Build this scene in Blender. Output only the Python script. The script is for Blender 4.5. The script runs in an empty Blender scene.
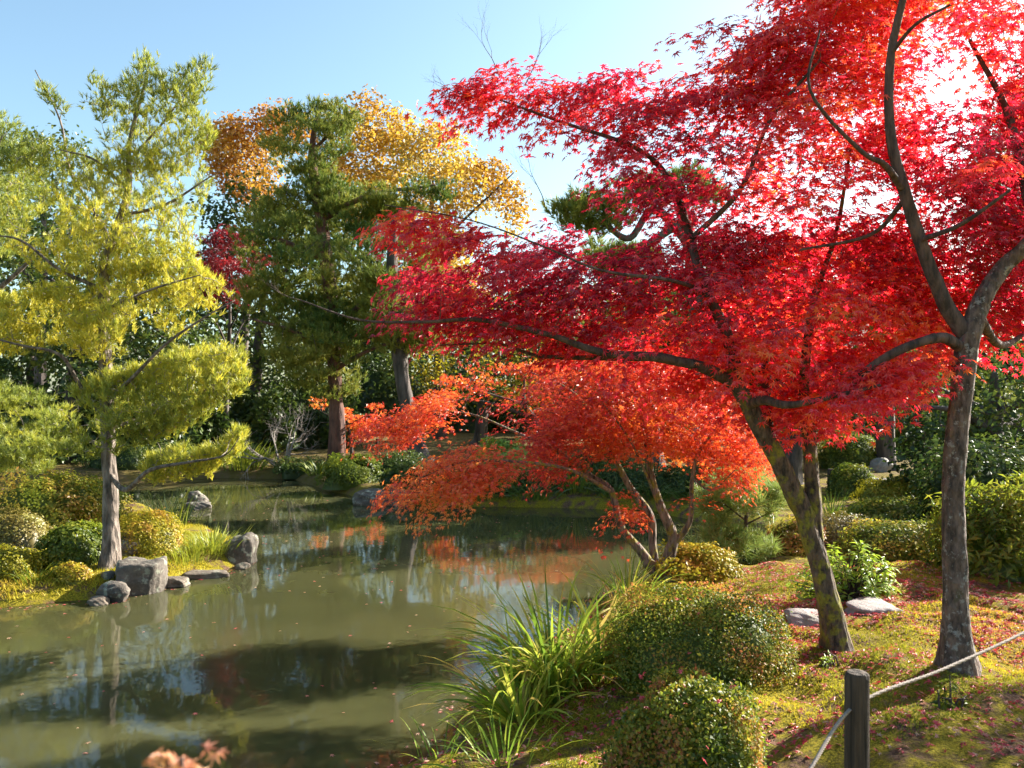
import bpy, math, random
import numpy as np

# ------------------------------------------------------------------ camera, light, exposure
S = bpy.context.scene
C = S.collection
CAMZ, F, HY = 2.3, 800.0, 395.0
cam_d = bpy.data.cameras.new('camera'); cam = bpy.data.objects.new('camera', cam_d); C.objects.link(cam)
cam.location = (0, 0, CAMZ); cam.rotation_euler = (math.radians(90), 0, 0)
cam_d.sensor_width = 36; cam_d.lens = 36 * F / 1024; cam_d.shift_y = (HY - 384) / 1024
cam_d.clip_start = 0.05; cam_d.clip_end = 2000
cam_d.dof.use_dof = True; cam_d.dof.focus_distance = 7.0; cam_d.dof.aperture_fstop = 6.0
S.camera = cam
SUN_AZ, SUN_EL = 59.0, 28.0          # degrees right of the view direction, and up
w = bpy.data.worlds.new('World'); S.world = w; w.use_nodes = True
wn = w.node_tree.nodes; wl = w.node_tree.links
sky = wn.new('ShaderNodeTexSky'); sky.sky_type = 'NISHITA'; sky.sun_disc = False
sky.sun_elevation = math.radians(SUN_EL); sky.sun_rotation = math.radians(SUN_AZ)
sky.air_density = 1.0; sky.dust_density = 1.6; sky.ozone_density = 1.0
tn = wn.new('ShaderNodeMix'); tn.data_type = 'RGBA'; tn.blend_type = 'MULTIPLY'; tn.inputs[0].default_value = 1; tn.inputs[7].default_value = (.98, 1.1, 1.04, 1)
wl.new(sky.outputs[0], tn.inputs[6]); wl.new(tn.outputs[2], wn['Background'].inputs[0]); wn['Background'].inputs[1].default_value = 0.07
sd = bpy.data.lights.new('sun', 'SUN'); sun = bpy.data.objects.new('sun', sd); C.objects.link(sun)
sd.energy = 5.0; sd.angle = math.radians(0.55); sd.color = (1.0, 0.94, 0.84)
sun.rotation_euler = (math.radians(90 - SUN_EL), 0, math.radians(180 - SUN_AZ))
S.view_settings.view_transform = 'Standard'; S.view_settings.look = 'None'
S.view_settings.exposure = 2.0; S.view_settings.gamma = 1.0
S.render.engine = 'CYCLES'
S.cycles.max_bounces = 6; S.cycles.diffuse_bounces = 3; S.cycles.glossy_bounces = 2
S.cycles.transmission_bounces = 4; S.cycles.transparent_max_bounces = 4

rng = np.random.default_rng(11)
random.seed(5)
A = np.array

def at(px, py, d):
    return A([(px - 512) / F * d, d, CAMZ - (py - HY) / F * d])

# ------------------------------------------------------------------ tags and meshes
def tag(o, label, cat, group=None, kind=None):
    if label: o['label'] = label
    if cat: o['category'] = cat
    if group: o['group'] = group
    if kind: o['kind'] = kind
    return o

def empty(name, loc, label, cat, group=None):
    o = bpy.data.objects.new(name, None); C.objects.link(o); o.location = tuple(map(float, loc))
    o.empty_display_size = 0.1
    return tag(o, label, cat, group)

class MB:
    """collects vertices and quads (a triangle repeats its last vertex) into one mesh"""
    def __init__(s): s.V = []; s.F = []; s.T = []; s.M = []; s.SM = []; s.n = 0
    def add(s, V, Fq, tint=0.5, mat=0, smooth=False):
        V = np.asarray(V, float).reshape(-1, 3); Fq = np.asarray(Fq, np.int64)
        s.V.append(V); s.F.append(Fq + s.n); s.n += len(V); m = len(Fq)
        s.T.append(np.broadcast_to(np.asarray(tint, float), (m,)).copy())
        s.M.append(np.full(m, mat)); s.SM.append(np.full(m, smooth))
        return s
    def build(s, name, mats, parent=None, origin=None):
        V = np.concatenate(s.V); Fq = np.concatenate(s.F); T = np.concatenate(s.T)
        M = np.concatenate(s.M); SM = np.concatenate(s.SM)
        o0 = A(origin, float) if origin is not None else (A(parent.location[:]) if parent and parent.parent is None else A([0., 0, 0]))
        if parent is not None and parent.parent is not None: o0 = A(parent.parent.location[:])
        V = V - o0
        me = bpy.data.meshes.new(name)
        tri = Fq[:, 2] == Fq[:, 3]
        cnt = np.where(tri, 3, 4); st = np.concatenate([[0], np.cumsum(cnt)[:-1]])
        mask = np.ones((len(Fq), 4), bool); mask[tri, 3] = False
        loops = Fq[mask]
        me.vertices.add(len(V)); me.vertices.foreach_set('co', V.astype(np.float32).ravel())
        me.loops.add(len(loops)); me.loops.foreach_set('vertex_index', loops.astype(np.int32))
        me.polygons.add(len(Fq)); me.polygons.foreach_set('loop_start', st.astype(np.int32))
        me.polygons.foreach_set('material_index', M.astype(np.int32))
        me.polygons.foreach_set('use_smooth', SM)
        at_ = me.attributes.new('tint', 'FLOAT', 'FACE'); at_.data.foreach_set('value', T.astype(np.float32))
        me.update(calc_edges=True)
        for m in (mats if isinstance(mats, (list, tuple)) else [mats]): me.materials.append(m)
        o = bpy.data.objects.new(name, me); C.objects.link(o)
        if parent is not None: o.parent = parent
        elif origin is not None: o.location = tuple(map(float, origin))
        return o

def unit(v): return v / np.maximum(np.linalg.norm(v, axis=-1, keepdims=True), 1e-9)

def frames(nrm, tip):
    """rotation matrices: local z = nrm, local y ~ tip"""
    z = unit(nrm); x = unit(np.cross(tip, z)); y = np.cross(z, x)
    return np.stack([x, y, z], axis=-1)

def scatter(mb, tv, tf, pos, R, size, tint, mat=0):
    n, k = len(pos), len(tv)
    size = np.broadcast_to(np.asarray(size, float), (n,))
    V = np.einsum('nij,kj->nki', R, tv) * size[:, None, None] + pos[:, None, :]
    Fq = (tf[None] + (np.arange(n) * k)[:, None, None]).reshape(-1, 4)
    mb.add(V.reshape(-1, 3), Fq, np.repeat(np.broadcast_to(tint, (n,)), len(tf)), mat)

def maple_template(lobes):
    V = [[0, 0.0, 0]]; Fq = []
    tips = []
    for a, l in lobes:
        a = math.radians(a); tips.append((a, l))
    ang = [t[0] for t in tips]
    notch = [ang[0] - 0.35] + [(ang[i] + ang[i + 1]) / 2 for i in range(len(ang) - 1)] + [ang[-1] + 0.35]
    for i, a in enumerate(notch):
        r = 0.34 if 0 < i < len(notch) - 1 else 0.16
        V.append([math.sin(a) * r, math.cos(a) * r, 0.03])
    for a, l in tips: V.append([math.sin(a) * l, math.cos(a) * l, -0.22 * l * l])
    k = len(tips)
    for i in range(k): Fq.append([0, 1 + i + 1, 1 + len(notch) + i, 1 + i])
    return A(V, float), A(Fq)
ML7 = maple_template([(-125, .42), (-82, .78), (-40, .95), (0, 1.05), (40, .95), (82, .78), (125, .42)])
ML5 = maple_template([(-95, .7), (-45, .95), (0, 1.05), (45, .95), (95, .7)])
LEAF = (A([[0, 0, 0], [.32, .45, .06], [0, 1, -.06], [-.32, .45, .06], [0, .45, 0]], float), A([[0, 1, 2, 4], [0, 4, 2, 3]]))
LEAFQ = (A([[0, 0, 0], [.34, .45, .03], [0, 1, -.05], [-.34, .45, .03]], float), A([[0, 1, 2, 3]]))
LANCE = (A([[0, 0, 0], [.16, .5, .05], [0, 1, -.12], [-.16, .5, .05], [0, .5, 0]], float), A([[0, 1, 2, 4], [0, 4, 2, 3]]))

def rdir(n, up=0.0):
    v = rng.normal(size=(n, 3)); v = unit(v); v[:, 2] += up
    return unit(v)

# ------------------------------------------------------------------ tubes
def spline(pts, rad, per=6):
    P = np.asarray(pts, float); r = np.asarray(rad, float)
    P0 = np.vstack([2 * P[0] - P[1], P, 2 * P[-1] - P[-2]])
    out, ro = [], []
    for i in range(len(P) - 1):
        a, b, c, d = P0[i:i + 4]
        for t in np.arange(per) / per:
            out.append(0.5 * (2 * b + (c - a) * t + (2 * a - 5 * b + 4 * c - d) * t * t + (3 * b - a - 3 * c + d) * t ** 3))
            ro.append(r[i] * (1 - t) + r[i + 1] * t)
    out.append(P[-1]); ro.append(r[-1])
    return A(out), A(ro)

def tube(mb, P, r, sides=10, rough=0.0, mat=0, tint=0.5, closed_top=True, seed=0, flare=None):
    n = len(P); T = unit(np.gradient(P, axis=0))
    ref = A([0.3, 1, 0.1]) if abs(T[0][1]) < 0.8 else A([1, 0, 0.2])
    X = unit(np.cross(T, ref)); Y = np.cross(T, X)
    th = np.arange(sides) * 2 * np.pi / sides
    R = np.repeat(r[:, None], sides, 1)
    if rough > 0:
        q = np.random.default_rng(seed)
        s = np.arange(n)[:, None]
        k = np.zeros_like(R)
        for j in range(1, 4):
            k += np.sin(j * th[None] + q.uniform(0, 6) + s * q.uniform(-.25, .25)) * np.sin(s * q.uniform(.2, .9) + q.uniform(0, 6)) / j
        R = R * (1 + rough * (k + q.normal(size=R.shape) * 0.35))
    if flare:
        z0, hh, amp = flare; fz = np.exp(-np.maximum(P[:, 2] - z0, 0) / hh)[:, None]
        R = R * (1 + amp * fz * np.maximum(0, np.sin(th * 2.5 + seed) + .6 * np.sin(th * 4 + seed * 2)) [None])
    V = P[:, None] + R[..., None] * (np.cos(th)[None, :, None] * X[:, None] + np.sin(th)[None, :, None] * Y[:, None])
    i = np.arange(n - 1)[:, None] * sides; j = np.arange(sides)[None]; j2 = (j + 1) % sides
    Fq = np.stack([i + j, i + j2, i + sides + j2, i + sides + j], -1).reshape(-1, 4)
    V = np.vstack([V.reshape(-1, 3), P[-1] + T[-1] * r[-1] * 0.6])
    if closed_top:
        b = (n - 1) * sides; jj = np.arange(sides)
        cap = np.stack([b + jj, b + (jj + 1) % sides, np.full(sides, len(V) - 1), np.full(sides, len(V) - 1)], -1)
        Fq = np.vstack([Fq, cap])
    mb.add(V, Fq, tint, mat, True)

def prisms(mb, p0, p1, r0, r1, sides=4, mat=1):
    if len(p0) == 0: return
    T = unit(p1 - p0); ref = np.where(np.abs(T[:, 2:3]) > .9, A([[1., 0, 0]]), A([[0, 0, 1.]]))
    X = unit(np.cross(T, ref)); Y = np.cross(T, X); th = np.arange(sides) * 2 * np.pi / sides
    ring = np.cos(th)[None, :, None] * X[:, None] + np.sin(th)[None, :, None] * Y[:, None]
    Va = p0[:, None] + ring * r0[:, None, None]; Vb = p1[:, None] + ring * r1[:, None, None]
    V = np.concatenate([Va, Vb], 1).reshape(-1, 3)
    j = np.arange(sides); q = np.stack([j, (j + 1) % sides, sides + (j + 1) % sides, sides + j], -1)
    Fq = (q[None] + (np.arange(len(p0)) * 2 * sides)[:, None, None]).reshape(-1, 4)
    mb.add(V, Fq, .5, mat, True)

def grow(mb, skel, targets, rmin=0.0025, k=0.0055, droop=0.04, mat=1, sides=4, rmax=0.03):
    """twigs: every target is joined to the nearest wood already there"""
    N = np.asarray(skel, float); tg = np.asarray(targets, float)
    d = np.array([np.min(np.sum((N - t) ** 2, 1)) for t in tg])
    buf = np.empty((len(N) + 4 * len(tg), 3)); buf[:len(N)] = N; n = len(N)
    p0, p1, r0, r1 = [], [], [], []
    for i in np.argsort(d):
        t = tg[i]; dd = np.sum((buf[:n] - t) ** 2, 1); j = np.argmin(dd); a = buf[j].copy(); L = math.sqrt(dd[j])
        if L < 0.03: continue
        R0 = min(rmin + k * L, rmax); pts = [a]
        off = rng.normal(size=3) * 0.07 * L
        for u in (.25, .5, .75, 1.0):
            p = a + (t - a) * u + off * math.sin(u * math.pi) + A([0, 0, droop * L * math.sin(u * math.pi)])
            p0.append(pts[-1]); p1.append(p); r0.append(R0 * (1 - .7 * (u - .25))); r1.append(R0 * (1 - .7 * u)); pts.append(p)
            buf[n] = p; n += 1
    if p0: prisms(mb, A(p0), A(p1), A(r0), A(r1), sides, mat)

# ------------------------------------------------------------------ sampling crowns
def inpoly(p, poly):
    x, y = p[:, 0], p[:, 1]; c = np.zeros(len(p), bool); n = len(poly)
    for i in range(n):
        x1, y1 = poly[i]; x2, y2 = poly[(i + 1) % n]
        if y1 == y2: continue
        c ^= ((y1 > y) != (y2 > y)) & (x < (x2 - x1) * (y - y1) / (y2 - y1) + x1)
    return c
def polydist(p, poly):
    P = np.asarray(poly, float); Q = np.roll(P, -1, 0); d = np.full(len(p), 1e9)
    for a, b in zip(P, Q):
        e = b - a; t = np.clip(((p - a) @ e) / max(e @ e, 1e-12), 0, 1)
        d = np.minimum(d, np.hypot(*(p - a - t[:, None] * e).T))
    return d
def lump(p, scale, seed):
    q = np.random.default_rng(seed); v = np.zeros(len(p))
    for i in range(7):
        k = q.normal(size=3) * scale; v += np.sin(p @ k + q.uniform(0, 6.28))
    return v / 2.6
def crown(poly, d0, th, n, gap=-.6, gscale=2.5, seed=1, tilt=0.0):
    """spray centres in a rounded volume whose outline at distance d0 is the polygon"""
    poly = A(poly, float); lo, hi = poly.min(0), poly.max(0); out = []
    while sum(map(len, out)) < n:
        p = rng.uniform(lo, hi, (n * 3, 2)); p = p[inpoly(p, poly)]
        s = polydist(p, poly) / F * d0
        h = np.minimum(th, 0.12 * th + s * 1.3)
        d = d0 + rng.uniform(-1, 1, len(p)) * h + tilt * (p[:, 0] - poly[:, 0].mean()) / F * d0
        P = np.stack([(p[:, 0] - 512) / F * d, d, CAMZ - (p[:, 1] - HY) / F * d], -1)
        P = P[lump(P, gscale, seed) > gap]
        out.append(P)
    return np.concatenate(out)[:n]

# ------------------------------------------------------------------ materials
def newmat(name):
    m = bpy.data.materials.new(name); m.use_nodes = True; nt = m.node_tree
    return m, nt.nodes, nt.links, nt.nodes['Principled BSDF']
def ramp(n, stops):
    r = n.new('ShaderNodeValToRGB'); e = r.color_ramp.elements
    while len(e) < len(stops): e.new(0.5)
    for i, (p, c) in enumerate(stops): e[i].position = p; e[i].color = (*c, 1)
    return r
def noise(n, l, vec, scale, detail=6, rough=.6):
    t = n.new('ShaderNodeTexNoise'); t.inputs['Scale'].default_value = scale
    t.inputs['Detail'].default_value = detail; t.inputs['Roughness'].default_value = rough
    if vec is not None: l.new(vec, t.inputs['Vector'])
    return t
def mixc(n, l, fac, a, b):
    m = n.new('ShaderNodeMix'); m.data_type = 'RGBA'
    for s, v in ((m.inputs[0], fac), (m.inputs[6], a), (m.inputs[7], b)):
        if isinstance(v, tuple): s.default_value = (*v, 1)
        elif isinstance(v, float): s.default_value = v
        else: l.new(v, s)
    return m.outputs[2]
def bump(n, l, h, strength, dist, b):
    q = n.new('ShaderNodeBump'); q.inputs['Strength'].default_value = strength; q.inputs['Distance'].default_value = dist
    l.new(h, q.inputs['Height']); l.new(q.outputs[0], b.inputs['Normal'])
def leaf_mat(name, cols, trans=0.45, gloss=0.03, rough=.45, tcol=1.25):
    m, n, l, b = newmat(name); n.remove(b)
    a = n.new('ShaderNodeAttribute'); a.attribute_name = 'tint'
    r = ramp(n, [(i / (len(cols) - 1), c) for i, c in enumerate(cols)]); l.new(a.outputs['Fac'], r.inputs[0])
    D = n.new('ShaderNodeBsdfDiffuse'); T = n.new('ShaderNodeBsdfTranslucent'); G = n.new('ShaderNodeBsdfGlossy')
    G.inputs['Roughness'].default_value = rough; G.inputs['Color'].default_value = (1, 1, 1, 1)
    l.new(r.outputs[0], D.inputs[0])
    hs = n.new('ShaderNodeHueSaturation'); hs.inputs['Value'].default_value = tcol; l.new(r.outputs[0], hs.inputs['Color'])
    l.new(hs.outputs[0], T.inputs[0])
    x = n.new('ShaderNodeMixShader'); x.inputs[0].default_value = trans; l.new(D.outputs[0], x.inputs[1]); l.new(T.outputs[0], x.inputs[2])
    y = n.new('ShaderNodeMixShader'); y.inputs[0].default_value = gloss; l.new(x.outputs[0], y.inputs[1]); l.new(G.outputs[0], y.inputs[2])
    l.new(y.outputs[0], n['Material Output'].inputs[0]); return m
def bark_mat(name, dark, light, moss=None, mossamt=0.5, lichen=None, lich=.58, scale=14, stretch=.22, bdist=.02):
    m, n, l, b = newmat(name)
    g = n.new('ShaderNodeNewGeometry'); mp = n.new('ShaderNodeMapping'); mp.inputs['Scale'].default_value = (1, 1, stretch)
    l.new(g.outputs['Position'], mp.inputs[0])
    t = noise(n, l, mp.outputs[0], scale, 8, .65); t2 = noise(n, l, g.outputs['Position'], scale * .35, 5)
    v = n.new('ShaderNodeTexVoronoi'); v.inputs['Scale'].default_value = scale * 1.3; l.new(mp.outputs[0], v.inputs['Vector'])
    r = ramp(n, [(.38, dark), (.62, light)]); l.new(t.outputs[0], r.inputs[0]); col = r.outputs[0]
    if lichen:
        rl = ramp(n, [(lich, (0, 0, 0)), (lich + .05, (1, 1, 1))]); tl = noise(n, l, g.outputs['Position'], scale * .8, 6, .7)
        l.new(tl.outputs[0], rl.inputs[0]); col = mixc(n, l, rl.outputs[0], col, lichen)
    if moss:
        rm = ramp(n, [(mossamt, (0, 0, 0)), (mossamt + .09, (1, 1, 1))]); l.new(t2.outputs[0], rm.inputs[0])
        tm = noise(n, l, g.outputs['Position'], 60, 3); rr = ramp(n, [(.3, tuple(c * .5 for c in moss)), (.7, moss)])
        l.new(tm.outputs[0], rr.inputs[0]); col = mixc(n, l, rm.outputs[0], col, rr.outputs[0])
    l.new(col, b.inputs['Base Color']); b.inputs['Roughness'].default_value = .9
    ad = n.new('ShaderNodeMath'); ad.operation = 'ADD'; l.new(t.outputs[0], ad.inputs[0]); l.new(v.outputs[0], ad.inputs[1])
    bump(n, l, ad.outputs[0], .8, bdist, b); return m

M = {}
M['red'] = leaf_mat('maple_leaf_red', [(.22, .005, .024), (.42, .009, .032), (.58, .020, .034), (.66, .05, .022), (.66, .17, .03)], .58, .05, .4, 1.7)
M['orange'] = leaf_mat('maple_leaf_orange', [(.42, .022, .02), (.58, .065, .02), (.66, .15, .028), (.68, .26, .04)], .5, .05, .4, 1.5)
M['wine'] = leaf_mat('maple_leaf_wine', [(.14, .008, .015), (.26, .012, .02), (.34, .02, .02)], .4, .04)
M['pine_yellow'] = leaf_mat('pine_needle_yellow', [(.13, .17, .03), (.27, .30, .04), (.43, .41, .045), (.58, .50, .05)], .40, .03, .5, 1.4)
M['pine_green'] = leaf_mat('pine_needle_green', [(.04, .085, .02), (.085, .14, .025), (.17, .20, .032), (.30, .29, .05)], .36, .02, .45)
M['pine_young'] = leaf_mat('pine_needle_young', [(.09, .17, .05), (.17, .25, .055), (.27, .33, .07)], .3, .05)
M['gold'] = leaf_mat('autumn_leaf_gold', [(.34, .17, .02), (.48, .27, .025), (.56, .36, .05), (.45, .36, .06)], .45, .03)
M['amber'] = leaf_mat('autumn_leaf_amber', [(.40, .17, .025), (.50, .26, .03), (.54, .34, .05)], .45, .03)
M['evergreen'] = leaf_mat('evergreen_leaf', [(.024, .044, .010), (.045, .078, .013), (.08, .115, .018), (.14, .15, .025)], .32, .025, .4)
M['azalea'] = leaf_mat('azalea_leaf', [(.05, .08, .010), (.11, .145, .014), (.20, .22, .02), (.32, .24, .03), (.34, .12, .045)], .45, .02, .4, 1.4)
M['azalea_gold'] = leaf_mat('azalea_leaf_gold', [(.13, .14, .012), (.27, .24, .015), (.38, .31, .02), (.34, .19, .03)], .35, .02, .4)
M['shrub_brown'] = leaf_mat('shrub_leaf_bronze', [(.12, .09, .02), (.20, .155, .025), (.22, .20, .035)], .3, .04)
M['lime'] = leaf_mat('shrub_leaf_lime', [(.16, .26, .02), (.26, .38, .03), (.38, .46, .04)], .4, .05, .4)
M['iris'] = leaf_mat('sword_leaf', [(.08, .15, .02), (.17, .26, .025), (.31, .37, .035), (.44, .42, .07), (.44, .27, .08)], .45, .015, .5, 1.4)
M['grass_far'] = leaf_mat('shore_grass', [(.06, .11, .02), (.15, .2, .02), (.34, .34, .03)], .35, .04)
M['turf'] = leaf_mat('moss_blade', [(.12, .14, .01), (.30, .285, .015), (.48, .41, .025), (.52, .35, .045)], .35, .02, .6)
M['fallen'] = leaf_mat('fallen_leaf', [(.24, .015, .03), (.48, .03, .05), (.56, .10, .10), (.52, .32, .22), (.32, .18, .10)], .2, .04, .5)
M['bark_moss'] = bark_mat('bark_mossy', (.022, .015, .010), (.15, .10, .065), (.24, .21, .02), .50, scale=26, stretch=.35, bdist=.035)
M['bark_lichen'] = bark_mat('bark_lichened', (.035, .024, .02), (.17, .115, .09), (.07, .07, .018), .62, (.25, .225, .20), .555, scale=24, stretch=.4, bdist=.03)
M['bark_grey'] = bark_mat('bark_grey', (.05, .036, .027), (.24, .185, .145), (.26, .22, .03), .52, scale=30)
M['bark_limb'] = bark_mat('bark_limb', (.03, .02, .016), (.12, .075, .06), scale=22)
M['bark_pine'] = bark_mat('bark_pine', (.05, .04, .032), (.24, .19, .155), scale=15, stretch=.3, bdist=.05)
M['bark_red'] = bark_mat('bark_pine_red', (.05, .022, .016), (.17, .075, .05), scale=6, stretch=.3, bdist=.06)
M['bark_far'] = bark_mat('bark_far', (.03, .024, .02), (.13, .10, .085), scale=5, stretch=.25, bdist=.06)
M['twig'] = bark_mat('twig', (.05, .035, .028), (.13, .09, .07), scale=30)
M['twig_pale'] = bark_mat('twig_pale', (.16, .13, .11), (.38, .33, .29), scale=30)
M['wood_post'] = bark_mat('weathered_post', (.012, .008, .006), (.075, .05, .034), scale=46, stretch=.05, bdist=.014)

def rock_mat(name, a, b_, lich):
    m, n, l, b = newmat(name); g = n.new('ShaderNodeNewGeometry'); p = g.outputs['Position']
    t = noise(n, l, p, 5, 10, .7); t2 = noise(n, l, p, 28, 6, .7); t3 = noise(n, l, p, 9, 4)
    r = ramp(n, [(.3, a), (.7, b_)]); l.new(t.outputs[0], r.inputs[0])
    rl = ramp(n, [(.55, (0, 0, 0)), (.63, (1, 1, 1))]); l.new(t3.outputs[0], rl.inputs[0])
    l.new(mixc(n, l, rl.outputs[0], r.outputs[0], lich), b.inputs['Base Color']); b.inputs['Roughness'].default_value = .85
    bump(n, l, t2.outputs[0], .6, .03, b); return m
M['rock'] = rock_mat('rock_grey', (.028, .021, .015), (.17, .142, .115), (.25, .25, .19))
M['rock_flat'] = rock_mat('rock_slab', (.14, .12, .11), (.34, .31, .29), (.2, .19, .15))
M['rock_wet'] = rock_mat('rock_shore', (.06, .042, .03), (.2, .16, .12), (.22, .2, .15))

# ------------------------------------------------------------------ ground, water
POND = A([(-14, 3.0), (-4, 3.2), (-2, 3.55), (-1.05, 4.2), (-.5, 4.9), (-.22, 6.0), (.3, 7.2), (1.0, 8.55), (1.35, 9.3), (1.9, 9.9), (2.8, 10.5),
          (3.7, 10.9), (4.4, 12.0), (3.6, 13.8), (2.8, 15.9), (1, 16.3), (-1.3, 16.5), (-2.8, 17.1), (-4.3, 19.0), (-6.0, 21.9), (-8.3, 22.2),
          (-10.5, 20.5), (-9.5, 17.6), (-7.2, 15.8), (-5.6, 13.8), (-4.2, 12.3), (-3.62, 11.3), (-3.72, 10.6), (-4.2, 9.6), (-4.6, 9.0), (-5.5, 8.62), (-8, 8.1), (-14, 7.6)])
def ground_z(x, y):
    p = np.stack([np.atleast_1d(x).astype(float), np.atleast_1d(y).astype(float)], -1)
    d = polydist(p, POND); ins = inpoly(p, POND)
    wob = .06 * np.sin(p[:, 0] * 2.9 + 1) * np.sin(p[:, 1] * 2.3) + .04 * np.sin(p[:, 0] * 6.1) * np.cos(p[:, 1] * 5.3)
    s = np.where(ins, -d, d) + wob
    pen = ((p[:, 0] < -2.5) & (p[:, 1] > 6.5) & (p[:, 1] < 15)).astype(float)
    near = np.clip((10.5 - p[:, 1]) / 3, 0, 1) * (1 - pen)
    edge = .24 - .06 * pen
    rise = (.12 + .28 * near) * np.clip(s / 2.6, 0, 1) ** 1.0 + .25 * np.clip((s - 4) / 14, 0, 1)
    z = np.where(s > 0, edge * (1 - np.exp(-np.maximum(s, 0) / .16)) + rise, -.7 * (1 - np.exp(np.minimum(s, 0) / .5)))
    z += np.where((s > .3) & (near > 0), .032 * np.sin(p[:, 0] * 7.3 + 3 * np.sin(p[:, 1] * 2.1)) * np.sin(p[:, 1] * 8.7 + 2 * np.sin(p[:, 0] * 3.3)), 0)
    z += np.where(s > .15, .025 * np.sin(p[:, 0] * 3.7 + p[:, 1]) * np.sin(p[:, 1] * 3.1 - .5) + .012 * np.sin(p[:, 0] * 11 + 2) * np.sin(p[:, 1] * 9.3), 0)
    return z
def G(x, y): return float(ground_z(x, y)[0])
def on(px, d, dz=0.0):
    x = (px - 512) / F * d
    return A([x, d, G(x, d) + dz])

def axis(lo, hi, st, far):
    a = list(np.arange(lo, hi, st)); s = st
    while a[-1] < far: s *= 1.3; a.append(a[-1] + s)
    s = st; b = [lo]
    while b[-1] > -far: s *= 1.3; b.append(b[-1] - s)
    return A(b[::-1][:-1] + a)
xs = axis(-9, 8, .08, 500.); ys = axis(1.2, 23.5, .08, 500.)
X, Y = np.meshgrid(xs, ys); gx, gy = X.ravel(), Y.ravel(); gz = ground_z(gx, gy)
nx, ny = len(xs), len(ys)
i = (np.arange(ny - 1)[:, None] * nx + np.arange(nx - 1)[None]).ravel()
def ground_mat():
    m, n, l, b = newmat('moss_and_leaf_litter'); g = n.new('ShaderNodeNewGeometry'); p = g.outputs['Position']
    t = noise(n, l, p, 1.3, 6, .6); f = noise(n, l, p, 70, 5, .7); t2 = noise(n, l, p, 4.5, 8, .65); t3 = noise(n, l, p, 34, 3, .5)
    r1 = ramp(n, [(.34, (.05, .05, .008)), (.5, (.24, .20, .018)), (.68, (.42, .33, .03))]); l.new(f.outputs[0], r1.inputs[0])
    r2 = ramp(n, [(.3, (.05, .03, .022)), (.5, (.13, .075, .05)), (.7, (.22, .13, .085))]); l.new(t3.outputs[0], r2.inputs[0])
    k = ramp(n, [(.47, (0, 0, 0)), (.60, (1, 1, 1))]); l.new(t2.outputs[0], k.inputs[0])
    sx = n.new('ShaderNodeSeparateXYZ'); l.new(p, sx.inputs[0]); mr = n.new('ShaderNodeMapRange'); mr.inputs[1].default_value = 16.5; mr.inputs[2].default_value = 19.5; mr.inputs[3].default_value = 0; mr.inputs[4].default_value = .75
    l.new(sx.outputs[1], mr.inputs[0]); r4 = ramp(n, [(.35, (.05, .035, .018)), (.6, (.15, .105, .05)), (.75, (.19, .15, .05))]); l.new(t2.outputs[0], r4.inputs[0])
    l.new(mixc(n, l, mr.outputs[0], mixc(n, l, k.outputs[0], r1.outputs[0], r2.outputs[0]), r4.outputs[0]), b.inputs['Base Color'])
    b.inputs['Roughness'].default_value = 1; b.inputs['Specular IOR Level'].default_value = .1
    ad = n.new('ShaderNodeMath'); ad.operation = 'ADD'; l.new(f.outputs[0], ad.inputs[0]); l.new(t2.outputs[0], ad.inputs[1])
    bump(n, l, ad.outputs[0], .9, .03, b); return m
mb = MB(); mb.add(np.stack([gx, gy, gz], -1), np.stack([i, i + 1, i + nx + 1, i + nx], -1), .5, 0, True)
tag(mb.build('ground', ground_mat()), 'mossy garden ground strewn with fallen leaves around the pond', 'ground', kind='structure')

def water_mat():
    m, n, l, b = newmat('murky_pond_water'); g = n.new('ShaderNodeNewGeometry'); p = g.outputs['Position']
    t = noise(n, l, p, .5, 3, .5); r = ramp(n, [(.35, (.043, .044, .016)), (.65, (.061, .060, .023))]); l.new(t.outputs[0], r.inputs[0])
    l.new(r.outputs[0], b.inputs['Base Color']); b.inputs['Roughness'].default_value = .035; b.inputs['IOR'].default_value = 1.33
    b.inputs['Specular IOR Level'].default_value = .42; b.inputs['Subsurface Weight'].default_value = 1; b.inputs['Subsurface Radius'].default_value = (1, .9, .6); b.inputs['Subsurface Scale'].default_value = .45
    t2 = noise(n, l, p, 2.2, 3, .5); t3 = noise(n, l, p, 9, 2, .5)
    ad = n.new('ShaderNodeMath'); ad.operation = 'MULTIPLY_ADD'; ad.inputs[1].default_value = .15; l.new(t3.outputs[0], ad.inputs[0]); l.new(t2.outputs[0], ad.inputs[2])
    bump(n, l, ad.outputs[0], .035, .05, b); return m
mb = MB(); mb.add([(-14, 2.6, 0), (6, 2.6, 0), (6, 23, 0), (-14, 23, 0)], [[0, 1, 2, 3]])
tag(mb.build('pond_water', water_mat()), 'still murky olive pond water reflecting the trees', 'water', kind='structure')

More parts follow.
